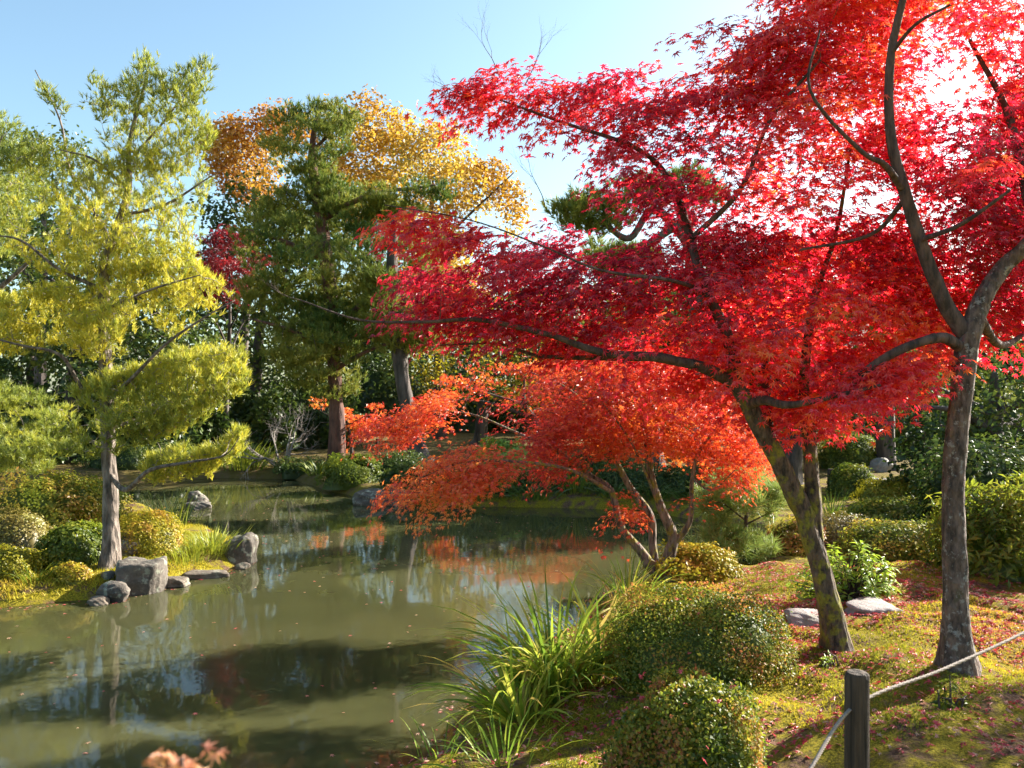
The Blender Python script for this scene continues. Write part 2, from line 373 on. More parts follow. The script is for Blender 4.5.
# ------------------------------------------------------------------ foliage fillers
def maple_leaves(mb, cen, per, R, size, tmpl, flat=.10, trange=(0, 1), mat=0, seed=3, hub=None):
    """flat drooping sprays: the leaves of one spray share a tilt and lean outward from the trunk"""
    m = len(cen); n = m * per; hub = cen.mean(0) if hub is None else hub
    o = cen - hub; o[:, 2] *= .25; o = unit(o + rng.normal(size=o.shape) * .35)
    sn = unit(A([0, 0, 1.]) + o * rng.uniform(.15, .7, (m, 1)) + rng.normal(size=o.shape) * .16)
    sx = unit(np.cross(sn, A([.3, 1, .2]))); sy = np.cross(sn, sx)
    a = rng.uniform(0, 6.283, n); rr = np.sqrt(rng.uniform(0, 1, n)) * R * np.repeat(rng.uniform(.7, 1.3, m), per)
    SX, SY, SN, O = (np.repeat(v, per, 0) for v in (sx, sy, sn, o))
    rad = np.cos(a)[:, None] * SX + np.sin(a)[:, None] * SY
    pos = np.repeat(cen, per, 0) + rad * rr[:, None] + SN * (rng.normal(size=n) * R * flat)[:, None]; pos[:, 2] -= rr ** 2 / R * .35
    nrm = unit(SN + rad * .35 + rng.normal(size=(n, 3)) * .3); tip = unit(rad * .7 + O * .5 + rng.normal(size=(n, 3)) * .45 - A([0, 0, .3]))
    base = np.repeat(np.clip(.5 + .35 * lump(cen, 1.6, seed) + rng.normal(size=m) * .12, 0, 1), per)
    t = np.clip(base + rng.normal(size=n) * .16, 0, 1); t = trange[0] + t * (trange[1] - trange[0])
    scatter(mb, *tmpl, pos, frames(nrm, tip), size * rng.uniform(.6, 1.2, n), t, mat)

def broad_leaves(mb, cen, per, R, size, tmpl=LEAF, flat=.7, trange=(0, 1), mat=0, seed=3, up=.5):
    n = len(cen) * per; c = np.repeat(cen, per, 0)
    off = rdir(n) * (rng.uniform(.2, 1, n) ** .5 * R)[:, None]; off[:, 2] *= flat
    nrm = unit(unit(off) * .6 + rdir(n) * .8 + A([0, 0, up])); tip = rdir(n)
    base = np.repeat(np.clip(.5 + .35 * lump(cen, .9 / max(R, .1), seed), 0, 1), per)
    t = np.clip(base + rng.normal(size=n) * .2, 0, 1); t = trange[0] + t * (trange[1] - trange[0])
    scatter(mb, *tmpl, c + off, frames(nrm, tip), size * rng.uniform(.6, 1.3, n), t, mat)

def needles(mb, cen, tufts, R, length, width, per=14, flat=.35, trange=(0, 1), mat=0, seed=3, spread=.75, up=.9, var=.17):
    n = len(cen) * tufts; c = np.repeat(cen, tufts, 0)
    off = rdir(n) * (rng.uniform(.1, 1, n) ** .5 * R)[:, None]; off[:, 2] *= flat
    pos = c + off; axis_ = unit(unit(off) * .6 + A([0, 0, up]) + rng.normal(size=(n, 3)) * .25)
    base = np.clip(.5 + .3 * np.repeat(lump(cen, 1.2, seed), tufts) + rng.normal(size=n) * var, 0, 1)
    N = n * per; P = np.repeat(pos, per, 0); Ax = np.repeat(axis_, per, 0)
    back = rng.uniform(0, .8, N)[:, None] * length
    d = unit(Ax + rdir(N) * spread); L = length * rng.uniform(.7, 1.2, N)
    side = unit(np.cross(d, rdir(N))) * (width * .5)
    P = P - Ax * back
    V = np.stack([P + side, P - side, P + d * L[:, None]], 1).reshape(-1, 3)
    k = np.arange(N) * 3; Fq = np.stack([k, k + 1, k + 2, k + 2], -1)
    t = np.clip(np.repeat(base, per) + rng.normal(size=N) * .1, 0, 1)
    mb.add(V, Fq, trange[0] + t * (trange[1] - trange[0]), mat)

# ------------------------------------------------------------------ trees from traced wood
def wood(pts, d=None):
    """[(px, py, depth, radius)] -> points, radii"""
    return A([at(p[0], p[1], p[2]) for p in pts]), A([p[3] for p in pts])
def tree(name, label, cat, base, trunk, limbs, bark, limb_bark=None, group=None, sides=18, rough=.09):
    """trunk / limbs are lists of (px,py,depth,r); the trunk starts at `base` on the ground"""
    root = empty(name, base, label, cat, group); sk = []
    P, r = wood(trunk); P[0] = A(base); P = np.vstack([P[:1] - [0, 0, .15], P]); r = np.concatenate([[r[0] * 1.75], r * 1.0]); r[1] = r[1] * 1.3
    sp, sr = spline(P, r, 7); m = MB(); tube(m, sp, sr, sides, rough, seed=int(abs(base[0]) * 100), flare=(base[2], .11, .38)); m.build('trunk', bark, root); sk.append(sp)
    for L in limbs:
        P, r = wood(L); sp, sr = spline(P, r, 6); m = MB(); tube(m, sp, sr, max(6, sides - 4), rough, seed=int(abs(L[0][0]))); m.build('limb', limb_bark or bark, root); sk.append(sp)
    return root, np.concatenate(sk)

# --- the big red maple in the middle of the right bank
b0 = on(838, 5.35)
d = 5.35
rootA, sk = tree('maple_tree', 'red maple with forked mossy trunk leaning over the lime green shrub', 'tree', b0,
    [(838, 650, d, 0.074), (826, 590, d, 0.067), (812, 540, d, 0.066), (800, 505, d, 0.066), (775, 455, d - .05, 0.059), (748, 405, d - .1, 0.054), (728, 372, d - .1, 0.046)],
    [[(818, 550, d, 0.041), (813, 500, d + .02, 0.051), (808, 430, d + .06, 0.046), (804, 380, d + .15, 0.034), (812, 310, d + .2, 0.028), (822, 275, d + .2, 0.021), (838, 225, d + .3, 0.015), (850, 150, d + .3, 0.010)],
     [(738, 388, d - .1, .046), (727, 335, d - .1, .04), (708, 295, d - .1, .033), (690, 240, d, .027), (675, 190, d + .1, .022), (640, 150, d + .1, .016), (570, 125, d + .1, .011), (500, 100, d, .006)],
     [(735, 385, d - .1, .042), (705, 368, d - .2, .036), (660, 358, d - .25, .03), (600, 352, d - .3, .024), (550, 335, d - .3, .019), (480, 320, d - .3, .014), (420, 322, d - .3, .01), (360, 320, d - .3, .007), (300, 300, d - .3, .004)],
     [(660, 358, d - .25, .022), (610, 358, d - .05, .018), (540, 356, d + .1, .014), (500, 344, d + .2, .009), (440, 345, d + .2, .005)],
     [(748, 405, d - .1, .034), (765, 400, d - .35, .03), (790, 405, d - .5, .022), (840, 395, d - .7, .014), (880, 385, d - .8, .008)],
     [(770, 440, d + .15, .035), (764, 395, d + .3, .034), (766, 370, d + .35, .028), (745, 300, d + .6, .018), (720, 230, d + .7, .01)],
     [(700, 290, d - .1, 0.016), (670, 280, d - .4, 0.012), (600, 270, d - .6, 0.008), (540, 245, d - .6, 0.005), (470, 220, d - .6, 0.004), (385, 205, d - .6, 0.003)],
     [(690, 240, d, .02), (740, 190, d - .3, .016), (770, 120, d - .3, .012), (820, 60, d - .4, .008)],
     [(804, 380, d + .15, .03), (845, 350, d + .6, .026), (870, 320, d + 1.6, .02), (880, 280, d + 2.8, .01)]],  # limb added to carry the hidden rear sprays that shade the pond
    M['bark_moss'], M['bark_moss'])
for o in [c for c in C.objects if c.parent == rootA and c.name.startswith('limb')][1:]: o.data.materials[0] = M['bark_limb']
low = [(388, 298), (405, 268), (450, 262), (470, 245), (520, 240), (555, 222), (570, 250), (610, 255), (700, 235), (860, 225), (930, 250), (945, 330), (915, 360), (880, 385), (845, 415), (800, 420), (765, 418), (700, 395), (650, 372), (560, 352), (480, 335), (410, 322)]
up = [(440, 98), (470, 70), (520, 72), (545, 95), (580, 78), (640, 60), (692, 80), (730, 40), (775, 5), (830, -60), (930, -60), (930, 240), (760, 270), (690, 245), (655, 215), (610, 180), (590, 148), (540, 132), (490, 112)]
cl = np.concatenate([crown(low, d + .25, 1.1, 430, -.45, 2.6, 21), crown(low, d - .2, .5, 60, -9, 2.6, 23), crown(up, d + .25, 1.0, 320, -.4, 2.6, 22),
                     crown([(385, 206), (410, 215), (470, 240), (540, 262), (500, 262), (440, 240), (385, 222)], d - .5, .2, 26, -9, 2, 3),
                     crown([(735, 268), (800, 240), (900, 232), (935, 300), (905, 352), (820, 358), (750, 338)], 7.8, .9, 270, -.6, 2.2, 24),  # rear sprays hidden by the low crown, added to shade the near water
                     crown([(438, 98), (462, 76), (505, 68), (530, 100), (480, 122), (450, 112)], d + .1, .2, 16, -9, 2, 4),
                     crown([(690, 30), (712, 22), (728, 34), (715, 46), (697, 44)], d - .2, .1, 2, -9, 2, 3)])
mb = MB(); maple_leaves(mb, cl, 46, .25, .045, ML7, seed=5); grow(mb, sk, cl, .002, .006)
# bare twig ends against the sky
def bare(mb, p, dirn, L, r, depth, mat=1, fork=.5, up=.15):
    if depth == 0 or L < .02: return
    q = p; dr = unit(A(dirn, float)); segs = 3
    for s in range(segs):
        e = q + dr * L / segs; prisms(mb, q[None], e[None], A([r]), A([r * .85]), 4, mat); r *= .85
        dr = unit(dr + rng.normal(size=3) * .16 + A([0, 0, up * .3])); q = e
        if s > 0 or depth < 3:
            k = unit(dr + rng.normal(size=3) * fork + A([0, 0, up])); bare(mb, q, k, L * .62, r * .65, depth - 1, mat, fork, up)
    bare(mb, q, dr, L * .7, r * .8, depth - 1, mat, fork, up)
for px, py, dx, dz, L in ((500, 78, -.35, 1, .22), (525, 85, .5, 1, .2), (468, 95, -1, .2, .18), (545, 205, -.3, 1, .22), (300, 300, -1, .25, .12)):
    bare(mb, at(px, py, d), (dx, .1, dz), L, .0035, 4)
mb.build('crown', [M['red'], M['twig']], rootA)

# --- the nearer red maple by the right edge
b0 = on(959, 4.72); d = 4.72
rootB, sk = tree('maple_tree', 'red maple with straight lichened trunk beside the rope at the right edge', 'tree', b0,
    [(959, 680, d, 0.078), (955, 600, d, 0.067), (953, 520, d, 0.062), (955, 450, d, 0.061), (962, 385, d, 0.061), (970, 335, d, 0.062), (980, 305, d, 0.056), (1003, 268, d, 0.046), (1035, 235, d - .1, 0.040), (1090, 150, d - .3, 0.028)],
    [[(966, 335, d, .05), (948, 310, d, .044), (935, 280, d - .03, .04), (918, 235, d - .05, .036), (903, 185, d - .08, .032), (890, 130, d - .1, .028), (890, 60, d - .12, .024), (903, 0, d - .2, .02), (915, -60, d - .3, .015)],
     [(903, 190, d - .08, .022), (885, 165, d - .2, .017), (860, 150, d - .3, .012), (810, 90, d - .4, .008), (820, 30, d - .4, .005)],
     [(962, 348, d, .034), (940, 338, d - .1, .03), (900, 350, d - .1, .026), (870, 368, d, .024), (845, 390, d + .1, .018), (825, 400, d + .2, .01)],
     [(890, 55, d - .12, .014), (915, 25, d - .3, .01), (950, 5, d - .5, .006)],
     [(975, 310, d, .03), (1000, 345, d + .4, .024), (1030, 330, d + .8, .012)],
     [(920, 240, d - .05, .016), (960, 225, d - .4, .012), (1010, 190, d - .6, .007)],
     [(1035, 235, d - .1, .03), (1010, 120, d + .3, .022), (970, 40, d + .4, .012)],
     [(905, 200, d - .05, .016), (870, 235, d + .2, .012), (800, 250, d + .3, .007)]],
    M['bark_lichen'], M['bark_limb'])
upB = [(775, 10), (800, -60), (960, -130), (1070, -130), (1085, 220), (1020, 270), (960, 260), (900, 235), (840, 250), (760, 220), (700, 160), (720, 90)]
lowB = [(880, 230), (960, 240), (1050, 230), (1055, 365), (1040, 368), (1010, 358), (985, 335), (930, 345), (890, 330)]
cl = np.concatenate([crown(upB, d + .5, .9, 430, -.4, 2.8, 31), crown(lowB, d + 1.0, .3, 120, -.5, 2.8, 32),
                     crown([(830, 380), (900, 355), (945, 345), (940, 365), (880, 400), (840, 405)], d, .4, 26, -9, 2, 3)])
mb = MB(); maple_leaves(mb, cl, 42, .24, .045, ML7, trange=(.1, 1.), seed=9); grow(mb, sk, cl, .002, .006)
mb.build('crown', [M['red'], M['twig']], rootB)

# --- a third maple just outside the right edge; its shade lies on the moss at the lower right
d = 6.1; bx = A([6.15, d, G(6.15, d)]); q = 512 + 6.3 / d * F
rootC, sk = tree('maple_tree', 'red maple just outside the right edge whose shade falls on the moss', 'tree', bx,
    [(q, 700, d, .09), (q + 10, 520, d, .075), (q - 5, 380, d, .065), (q, 310, d, .04), (q + 10, 250, d, .015)],
    [[(q, 420, d, .045), (q - 90, 345, d - .3, .03), (q - 140, 320, d - .4, .012)], [(q, 380, d, .045), (q + 90, 330, d + .3, .03), (q + 140, 310, d + .4, .012)]], M['bark_lichen'], M['bark_limb'])
cl = crown([(q - 170, 350), (q - 140, 300), (q - 60, 262), (q + 60, 258), (q + 150, 295), (q + 170, 350), (q, 380)], d, 1.0, 230, -.6, 2.4, 36)
mb = MB(); maple_leaves(mb, cl, 34, .2, .037, ML5, seed=9); grow(mb, sk, cl, .002, .006); mb.build('crown', [M['red'], M['twig']], rootC)

# --- the small orange maple at the water's edge
d = 8.55; b0 = on(668, d)
rootO, sk = tree('maple_tree', 'small orange maple with several twisting mossy stems at the water edge', 'tree', b0,
    [(672, 584, d, 0.096), (668, 560, d, 0.068), (673, 538, d, 0.060), (660, 505, d, 0.044), (650, 470, d, 0.038), (647, 440, d, 0.032), (640, 405, d + .1, 0.021), (655, 375, d + .2, 0.011)],
    [[(668, 580, d, 0.080), (650, 565, d, 0.068), (640, 550, d - .05, 0.048), (620, 525, d - .1, 0.038), (612, 492, d - .1, 0.034), (592, 476, d, .026), (555, 450, d + .1, .02), (515, 432, d + .2, .015), (470, 414, d + .2, .01), (425, 412, d + .2, .007), (380, 420, d + .2, .004)],
     [(655, 572, d, 0.048), (653, 545, d + .08, 0.044), (650, 515, d + .1, 0.042), (630, 487, d + .1, 0.036), (615, 460, d + .1, 0.029), (595, 420, d + .2, 0.021), (570, 390, d + .3, 0.013), (530, 372, d + .4, 0.007)],
     [(674, 545, d, 0.040), (690, 520, d - .05, 0.027), (692, 480, d - .1, 0.022), (700, 450, d - .1, 0.018), (720, 430, d - .1, 0.011), (745, 440, d - .1, 0.006)],
     [(612, 492, d - .1, 0.024), (570, 470, d - .5, 0.018), (520, 462, d - .8, 0.014), (465, 462, d - .9, 0.010), (420, 478, d - 1, 0.006)],
     [(692, 478, d - .1, 0.013), (712, 490, d - .3, 0.010), (735, 470, d - .3, 0.005)],
     [(653, 490, d, 0.014), (630, 440, d - .3, 0.013), (600, 400, d - .5, 0.008)]],
    M['bark_grey'], M['bark_grey'])
O1 = [(360, 432), (385, 412), (425, 398), (470, 385), (530, 358), (600, 352), (680, 362), (715, 390), (755, 430), (765, 468), (735, 476), (700, 455), (660, 452), (640, 445), (600, 455), (575, 440), (560, 478), (540, 462), (525, 440), (490, 425), (430, 428), (400, 442)]
H1 = [(384, 492), (415, 468), (460, 448), (505, 446), (508, 470), (480, 488), (470, 506), (432, 512), (400, 503)]
cl = np.concatenate([crown(O1, d, 1.2, 470, -.75, 2.2, 41), crown(H1, d - .9, .4, 70, -.9, 2, 42),
                     crown([(600, 505), (640, 498), (650, 520), (620, 528)], d - .2, .2, 6, -9, 2, 3), crown([(535, 425), (570, 430), (565, 480), (550, 482)], d - .4, .3, 14, -9, 2, 3),
                     crown([(690, 500), (720, 480), (745, 470), (730, 495)], d - .2, .2, 5, -9, 2, 3)])
mb = MB(); maple_leaves(mb, cl, 56, .27, .038, ML5, seed=4, hub=at(640, 480, 8.55)); grow(mb, sk, cl, .003, .006)
mb.build('crown', [M['orange'], M['twig']], rootO)

# --- the yellow pine on the spit
d = 9.7; b0 = on(110, d)
rootP, sk = tree('pine_tree', 'tall yellow green pine on the left spit beside the square rock', 'tree', b0,
    [(112, 565, d, 0.099), (111, 520, d, 0.089), (109, 460, d, 0.083), (106, 380, d, 0.076), (104, 300, d, 0.066), (105, 265, d, 0.063), (118, 225, d, 0.049), (128, 190, d, 0.040), (130, 140, d, 0.026), (142, 95, d, 0.017), (150, 58, d, 0.008)],
    [[(104, 275, d, 0.039), (108, 240, d + .1, 0.034), (90, 205, d + .2, 0.022), (70, 170, d + .3, 0.017), (60, 120, d + .3, 0.012), (35, 70, d + .3, 0.006)],
     [(108, 470, d, 0.034), (125, 490, d - .2, 0.030), (150, 470, d - .4, 0.022), (190, 462, d - .5, 0.016), (225, 455, d - .5, 0.008), (240, 436, d - .5, 0.003)],
     [(107, 400, d, 0.028), (130, 380, d - .3, 0.022), (165, 345, d - .5, 0.017), (200, 320, d - .5, 0.011), (235, 300, d - .4, 0.005)],
     [(106, 430, d, 0.026), (150, 415, d + .3, 0.019), (190, 400, d + .4, 0.014), (235, 372, d + .4, 0.006)],
     [(106, 420, d, 0.028), (80, 385, d - .2, 0.022), (60, 355, d - .4, 0.019), (20, 345, d - .5, 0.014), (-20, 335, d - .5, 0.006)],
     [(104, 290, d, 0.026), (60, 270, d - .2, 0.019), (20, 240, d - .3, 0.014), (-20, 235, d - .3, 0.006)],
     [(122, 215, d, 0.022), (165, 205, d - .2, 0.017), (205, 180, d - .3, 0.008), (222, 170, d - .3, 0.003)],
     [(116, 235, d, 0.020), (150, 230, d + .3, 0.014), (195, 235, d + .3, 0.006)],
     [(130, 160, d, 0.017), (165, 120, d + .1, 0.012), (190, 85, d + .1, 0.008), (208, 55, d + .1, 0.002)],
     [(104, 310, d, 0.020), (150, 290, d - .5, 0.014), (200, 275, d - .6, 0.006)],
     [(128, 190, d, 0.017), (95, 160, d - .2, 0.014), (60, 150, d - .3, 0.006)],
     [(108, 450, d, 0.017), (80, 435, d + .3, 0.014), (55, 430, d + .3, 0.006)]],
    M['bark_pine'], M['bark_pine'])
pads = [([(28, 62), (40, 80), (75, 110), (95, 75), (120, 85), (148, 48), (165, 75), (205, 55), (212, 70), (195, 110), (218, 125), (205, 150), (150, 170), (90, 165), (55, 110)], .8, 210, -.35),
        ([(-30, 170), (30, 135), (90, 150), (150, 165), (222, 155), (222, 185), (205, 215), (215, 250), (190, 270), (120, 275), (40, 270), (-30, 260)], 1.2, 440, -.3),
        ([(-30, 300), (40, 285), (90, 285), (120, 262), (190, 258), (240, 298), (243, 312), (215, 335), (165, 352), (110, 362), (60, 352), (-30, 348)], 1.3, 370, -.35),
        ([(40, 432), (55, 398), (105, 372), (140, 366), (185, 348), (240, 345), (247, 385), (210, 412), (170, 432), (115, 456), (60, 450)], 1.1, 390, -.4),
        ([(138, 462), (170, 450), (215, 445), (240, 424), (247, 442), (215, 468), (170, 478), (145, 478)], .6, 110, -.7)]
cl = np.concatenate([crown(p, d - .1, th, int(n * 1.75), g, 3.4, 51 + i) for i, (p, th, n, g) in enumerate(pads)])
mb = MB(); hi = cl[:, 2] + rng.normal(size=len(cl)) * .7 > 4.0
needles(mb, cl[hi], 4, .105, .08, .0085, 14, .8, seed=6, spread=.6, trange=(0, .75), var=.22); needles(mb, cl[~hi], 4, .105, .085, .009, 14, .8, seed=6, spread=.6, trange=(.12, 1), var=.22); grow(mb, sk, cl, .004, .006, .02)
mb.build('crown', [M['pine_yellow'], M['twig_pale']], rootP)

# --- far pines
def far_pine(label, bpx, d, trunk, limbs, pads, bark, col='pine_green', tufts=18, R=.5, length=.17, width=.022, per=15, trange=(0, 1), name='pine_tree', group=None, flat=.3):
    base = on(bpx, d)
    r_, sk = tree(name, label, 'tree', base, trunk, limbs, bark, group=group, sides=10)
    cl = np.concatenate([crown(p, d + dd, th, n, g, 1.2, 70 + i) for i, (p, th, n, g, dd) in enumerate(pads)])
    m = MB(); needles(m, cl, tufts, R, length, width, per, flat, trange, seed=7); grow(m, sk, cl, .008, .008, .02, rmax=.08)
    m.build('crown', [M[col], M['bark_far']], r_); return r_
d = 23.
far_pine('tall dark green pine with reddish trunk on the far bank', 337, d,
    [(337, 460, d, .21), (336, 400, d, .2), (333, 340, d, .19), (328, 270, d, .2), (320, 215, d, .17), (313, 170, d, .13), (313, 140, d, .09), (318, 110, d, .04)],
    [[(333, 330, d, .1), (380, 290, d - .5, .07), (425, 280, d - .8, .03)], [(328, 260, d, .1), (280, 240, d - .4, .07), (250, 230, d - .5, .03)],
     [(322, 220, d, .1), (370, 195, d - .3, .07), (435, 185, d - .4, .03)], [(334, 350, d, .1), (290, 330, d - .6, .06), (255, 320, d - .8, .03)],
     [(313, 150, d, .06), (345, 120, d, .04), (355, 110, d, .02)], [(334, 370, d, .08), (370, 350, d - .8, .05), (400, 340, d - 1, .03)]],
    [([(268, 135), (290, 105), (318, 96), (348, 102), (358, 125), (340, 150), (325, 175), (285, 178)], 1.2, 60, -.7, 0), ([(300, 180), (360, 160), (440, 165), (448, 195), (395, 215), (330, 215)], 1.5, 80, -.7, 0),
     ([(238, 215), (280, 185), (320, 200), (380, 215), (430, 250), (440, 285), (400, 305), (320, 310), (250, 300)], 2, 200, -.6, 0),
     ([(245, 305), (320, 300), (440, 290), (425, 345), (380, 360), (350, 395), (310, 395), (270, 370)], 2, 170, -.6, 0)], M['bark_red'])
d = 22.
far_pine('leaning grey trunked pine behind the orange maple', 424, d,
    [(424, 470, d, .24), (412, 430, d, .22), (403, 380, d, .2), (398, 345, d, .22), (392, 280, d, .17), (395, 220, d, .1)],
    [[(398, 340, d, .1), (430, 310, d - .3, .06), (455, 300, d - .5, .03)], [(393, 285, d, .09), (425, 260, d - .3, .05), (450, 250, d - .3, .03)]],
    [([(375, 250), (410, 215), (445, 230), (465, 280), (460, 335), (425, 352), (385, 350), (365, 320)], 1.6, 120, -.6, 0)], M['bark_far'], trange=(.2, 1))
d = 19.
far_pine('spreading pine with crooked limbs behind the gap in the red leaves', 700, d,
    [(700, 470, d, .26), (702, 400, d, .24), (698, 320, d, .21), (692, 250, d, .18), (680, 205, d, .15), (668, 175, d, .09)],
    [[(690, 245, d, .12), (655, 210, d - .2, .1), (630, 238, d - .4, .08), (605, 225, d - .5, .06), (575, 210, d - .5, .03)], [(684, 220, d, .1), (630, 255, d - .3, .07), (600, 262, d - .4, .03)]],
    [([(552, 205), (585, 190), (622, 200), (625, 225), (600, 232), (565, 222)], .8, 40, -1, -.5), ([(610, 185), (650, 170), (700, 165), (720, 200), (660, 205), (620, 200)], .9, 40, -.8, 0),
     ([(575, 255), (610, 235), (640, 248), (720, 240), (730, 290), (640, 288), (600, 275)], 1.2, 70, -.8, 0)], M['bark_far'])
d = 21.
far_pine('dark pine standing behind the red leaves at the right edge', 1035, d,
    [(1035, 500, d, .2), (1040, 400, d, .18), (1038, 300, d, .16), (1045, 200, d, .12), (1045, 100, d, .05)],
    [[(1040, 220, d, .07), (1005, 190, d - .3, .05), (985, 180, d - .3, .03)]],
    [([(982, 130), (1010, 80), (1080, 60), (1120, 200), (1080, 290), (1010, 275), (978, 215)], 1.6, 170, -.6, 0)], M['bark_far'])
d = 20.
far_pine('pale green pine glimpsed under the red branches', 885, d,
    [(885, 460, d, .2), (887, 400, d, .18), (885, 330, d, .15), (880, 260, d, .08)], [[(886, 345, d, .08), (850, 320, d, .05), (825, 315, d, .03)]],
    [([(800, 310), (840, 275), (900, 255), (950, 290), (945, 345), (900, 385), (850, 370), (810, 350)], 1.6, 130, -.5, 0)], M['bark_far'], 'pine_young', trange=(0, .9))
d = 15.
far_pine('yellow green pine cut by the left edge behind the spit', -20, d,
    [(-20, 480, d, .16), (-18, 400, d, .15), (-15, 300, d, .12), (-10, 200, d, .08), (0, 130, d, .03)], [[(-15, 300, d, .06), (20, 270, d, .04), (40, 250, d, .02)]],
    [([(-50, 130), (0, 108), (30, 140), (48, 185), (30, 220), (45, 260), (10, 300), (-50, 310)], 1.3, 100, -.4, 0), ([(-50, 370), (0, 385), (55, 400), (70, 450), (30, 475), (-50, 470)], 1.2, 110, -.6, 0)],
    M['bark_pine'], 'pine_yellow', R=.32, length=.11, width=.011, trange=(0, .75))
d = 9.8
r_, sk = tree('young_pine', 'young long needled pine between the orange maple and mossy trunk', 'tree', on(745, d),
    [(745, 545, d, .025), (746, 520, d, .02), (744, 490, d, .014), (742, 470, d, .008)], [[(745, 520, d, .012), (725, 505, d - .1, .009), (710, 500, d - .1, .005)], [(745, 525, d, .012), (765, 515, d - .1, .009), (778, 510, d - .1, .005)]], M['bark_limb'], sides=8)
cl = np.concatenate([crown([(700, 485), (740, 465), (782, 480), (785, 510), (750, 520), (705, 515)], d, .5, 48, -9, 2, 5), crown([(695, 525), (730, 520), (775, 540), (760, 565), (710, 560)], d, .5, 30, -9, 2, 6)])
mb = MB(); needles(mb, cl, 5, .16, .17, .008, 34, .6, spread=1.1, up=.5); grow(mb, sk, cl, .004, .006); mb.build('crown', [M['pine_young'], M['twig']], r_)

# --- broadleaved trees behind
def broad_tree(label, bpx, d, pads, mat, bark='bark_far', per=26, R=.7, size=.17, trange=(0, 1), tr=.22, cat='tree', name='broadleaf_tree', group=None, tmpl=LEAFQ, topy=None, flat=.7, gs=.8):
    ys_ = [q[1] for p in pads for q in p[0]]; xs_ = [q[0] for p in pads for q in p[0]]
    cx, ty = sum(xs_) / len(xs_), min(ys_)
    base = on(bpx, d); by = HY + (CAMZ - base[2]) * F / d
    my = ty + (by - ty) * .45
    trunk = [(bpx, by, d, tr), (bpx + (cx - bpx) * .3, by + (my - by) * .6, d, tr * .85), (cx, my, d, tr * .6), (cx, ty + (by - ty) * .2, d, tr * .25)]
    w_ = (max(xs_) - min(xs_)) * .3
    limbs = [[(cx, my + (by - my) * .2 * k, d, tr * .4), (cx + s * w_ * .6, my - (my - ty) * (.25 - .2 * k), d + e, tr * .25), (cx + s * w_ * 1.2, my - (my - ty) * (.5 - .4 * k), d + e, tr * .1)] for s, k, e in ((-1, 0, .6), (1, 0, -.6), (-1, 1, -.6), (1, 1, .6))]
    r_, sk = tree(name, label, cat, base, trunk, limbs, M[bark], group=group, sides=9)
    cl = np.concatenate([crown(p, d, th, n, g, gs, 80 + i + int(abs(bpx))) for i, (p, th, n, g) in enumerate(pads)])
    m = MB(); broad_leaves(m, cl, per, R, size, tmpl, flat, trange, seed=int(abs(bpx))); grow(m, sk, cl, .012, .01, 0, rmax=.1)
    m.build('crown', [M[mat], M['bark_far']], r_); return r_
broad_tree('large golden leaved tree rising behind the dark green pine', 440, 33, [([(300, 140), (330, 98), (370, 95), (405, 118), (445, 118), (470, 150), (505, 175), (527, 205), (520, 235), (490, 255), (500, 295), (450, 310), (400, 280), (340, 230)], 2.6, 520, -.7)], 'gold', per=40)
broad_tree('amber leaved tree left of the dark green pine top', 240, 34, [([(200, 150), (215, 125), (250, 118), (285, 104), (305, 125), (305, 210), (255, 215), (225, 185)], 2.2, 200, -.6)], 'amber', per=36)
broad_tree('dense dark evergreen tree beneath the amber leaves', 255, 30, [([(198, 205), (230, 175), (290, 175), (330, 230), (340, 330), (310, 425), (210, 430), (195, 330)], 2.5, 300, -.7)], 'evergreen', per=30, size=.2)
broad_tree('small wine red maple tucked between the two pines', 225, 26, [([(198, 240), (225, 226), (262, 232), (268, 258), (250, 285), (235, 305), (205, 300), (195, 265)], 1.3, 110, -.8)], 'wine', tr=.1, R=.45, size=.1, name='maple_tree', tmpl=ML5, flat=.3)
broad_tree('dark evergreen tree behind the yellow pine trunk', 70, 24, [([(-40, 260), (10, 200), (70, 180), (120, 230), (190, 280), (215, 350), (190, 440), (-40, 450)], 2.2, 360, -.75)], 'evergreen', per=30, size=.17)
broad_tree('green hazy tree with thin crown above the left edge', 40, 30, [([(-30, 190), (15, 145), (60, 125), (110, 150), (120, 220), (60, 260), (-30, 260)], 2.2, 130, -.2)], 'evergreen', per=22, trange=(.4, 1))
broad_tree('yellowing green tree between the grey trunk and orange leaves', 480, 30, [([(400, 330), (440, 295), (500, 290), (570, 300), (600, 360), (580, 410), (480, 400), (410, 395)], 2.2, 190, -.5)], 'azalea_gold', size=.15)
broad_tree('far orange maple hidden behind the small orange maple', 545, 24, [([(430, 390), (455, 365), (510, 360), (600, 365), (640, 400), (600, 425), (520, 420), (440, 408)], 1.6, 150, -.6)], 'orange', tr=.12, R=.5, size=.09, name='maple_tree', tmpl=ML5, flat=.3)
broad_tree('low orange red maple wrapped round the reddish pine trunk', 352, 23.8, [([(308, 398), (325, 396), (345, 408), (372, 400), (385, 420), (372, 442), (350, 436), (325, 412)], .9, 34, -1)], 'orange', tr=.05, R=.32, size=.085, name='maple_tree', tmpl=ML5, flat=.3)
broad_tree('dark glossy evergreen at the right edge beyond the near trunk', 990, 14, [([(900, 420), (930, 370), (1000, 355), (1100, 340), (1120, 520), (1000, 515), (910, 490)], 1.6, 260, -.75)], 'evergreen', per=30, R=.4, size=.11, tmpl=LEAF)
broad_tree('dark evergreen behind the two mossy stems', 860, 24, [([(770, 420), (800, 360), (880, 350), (940, 370), (940, 440), (860, 445), (790, 440)], 1.8, 200, -.7)], 'evergreen', size=.15)
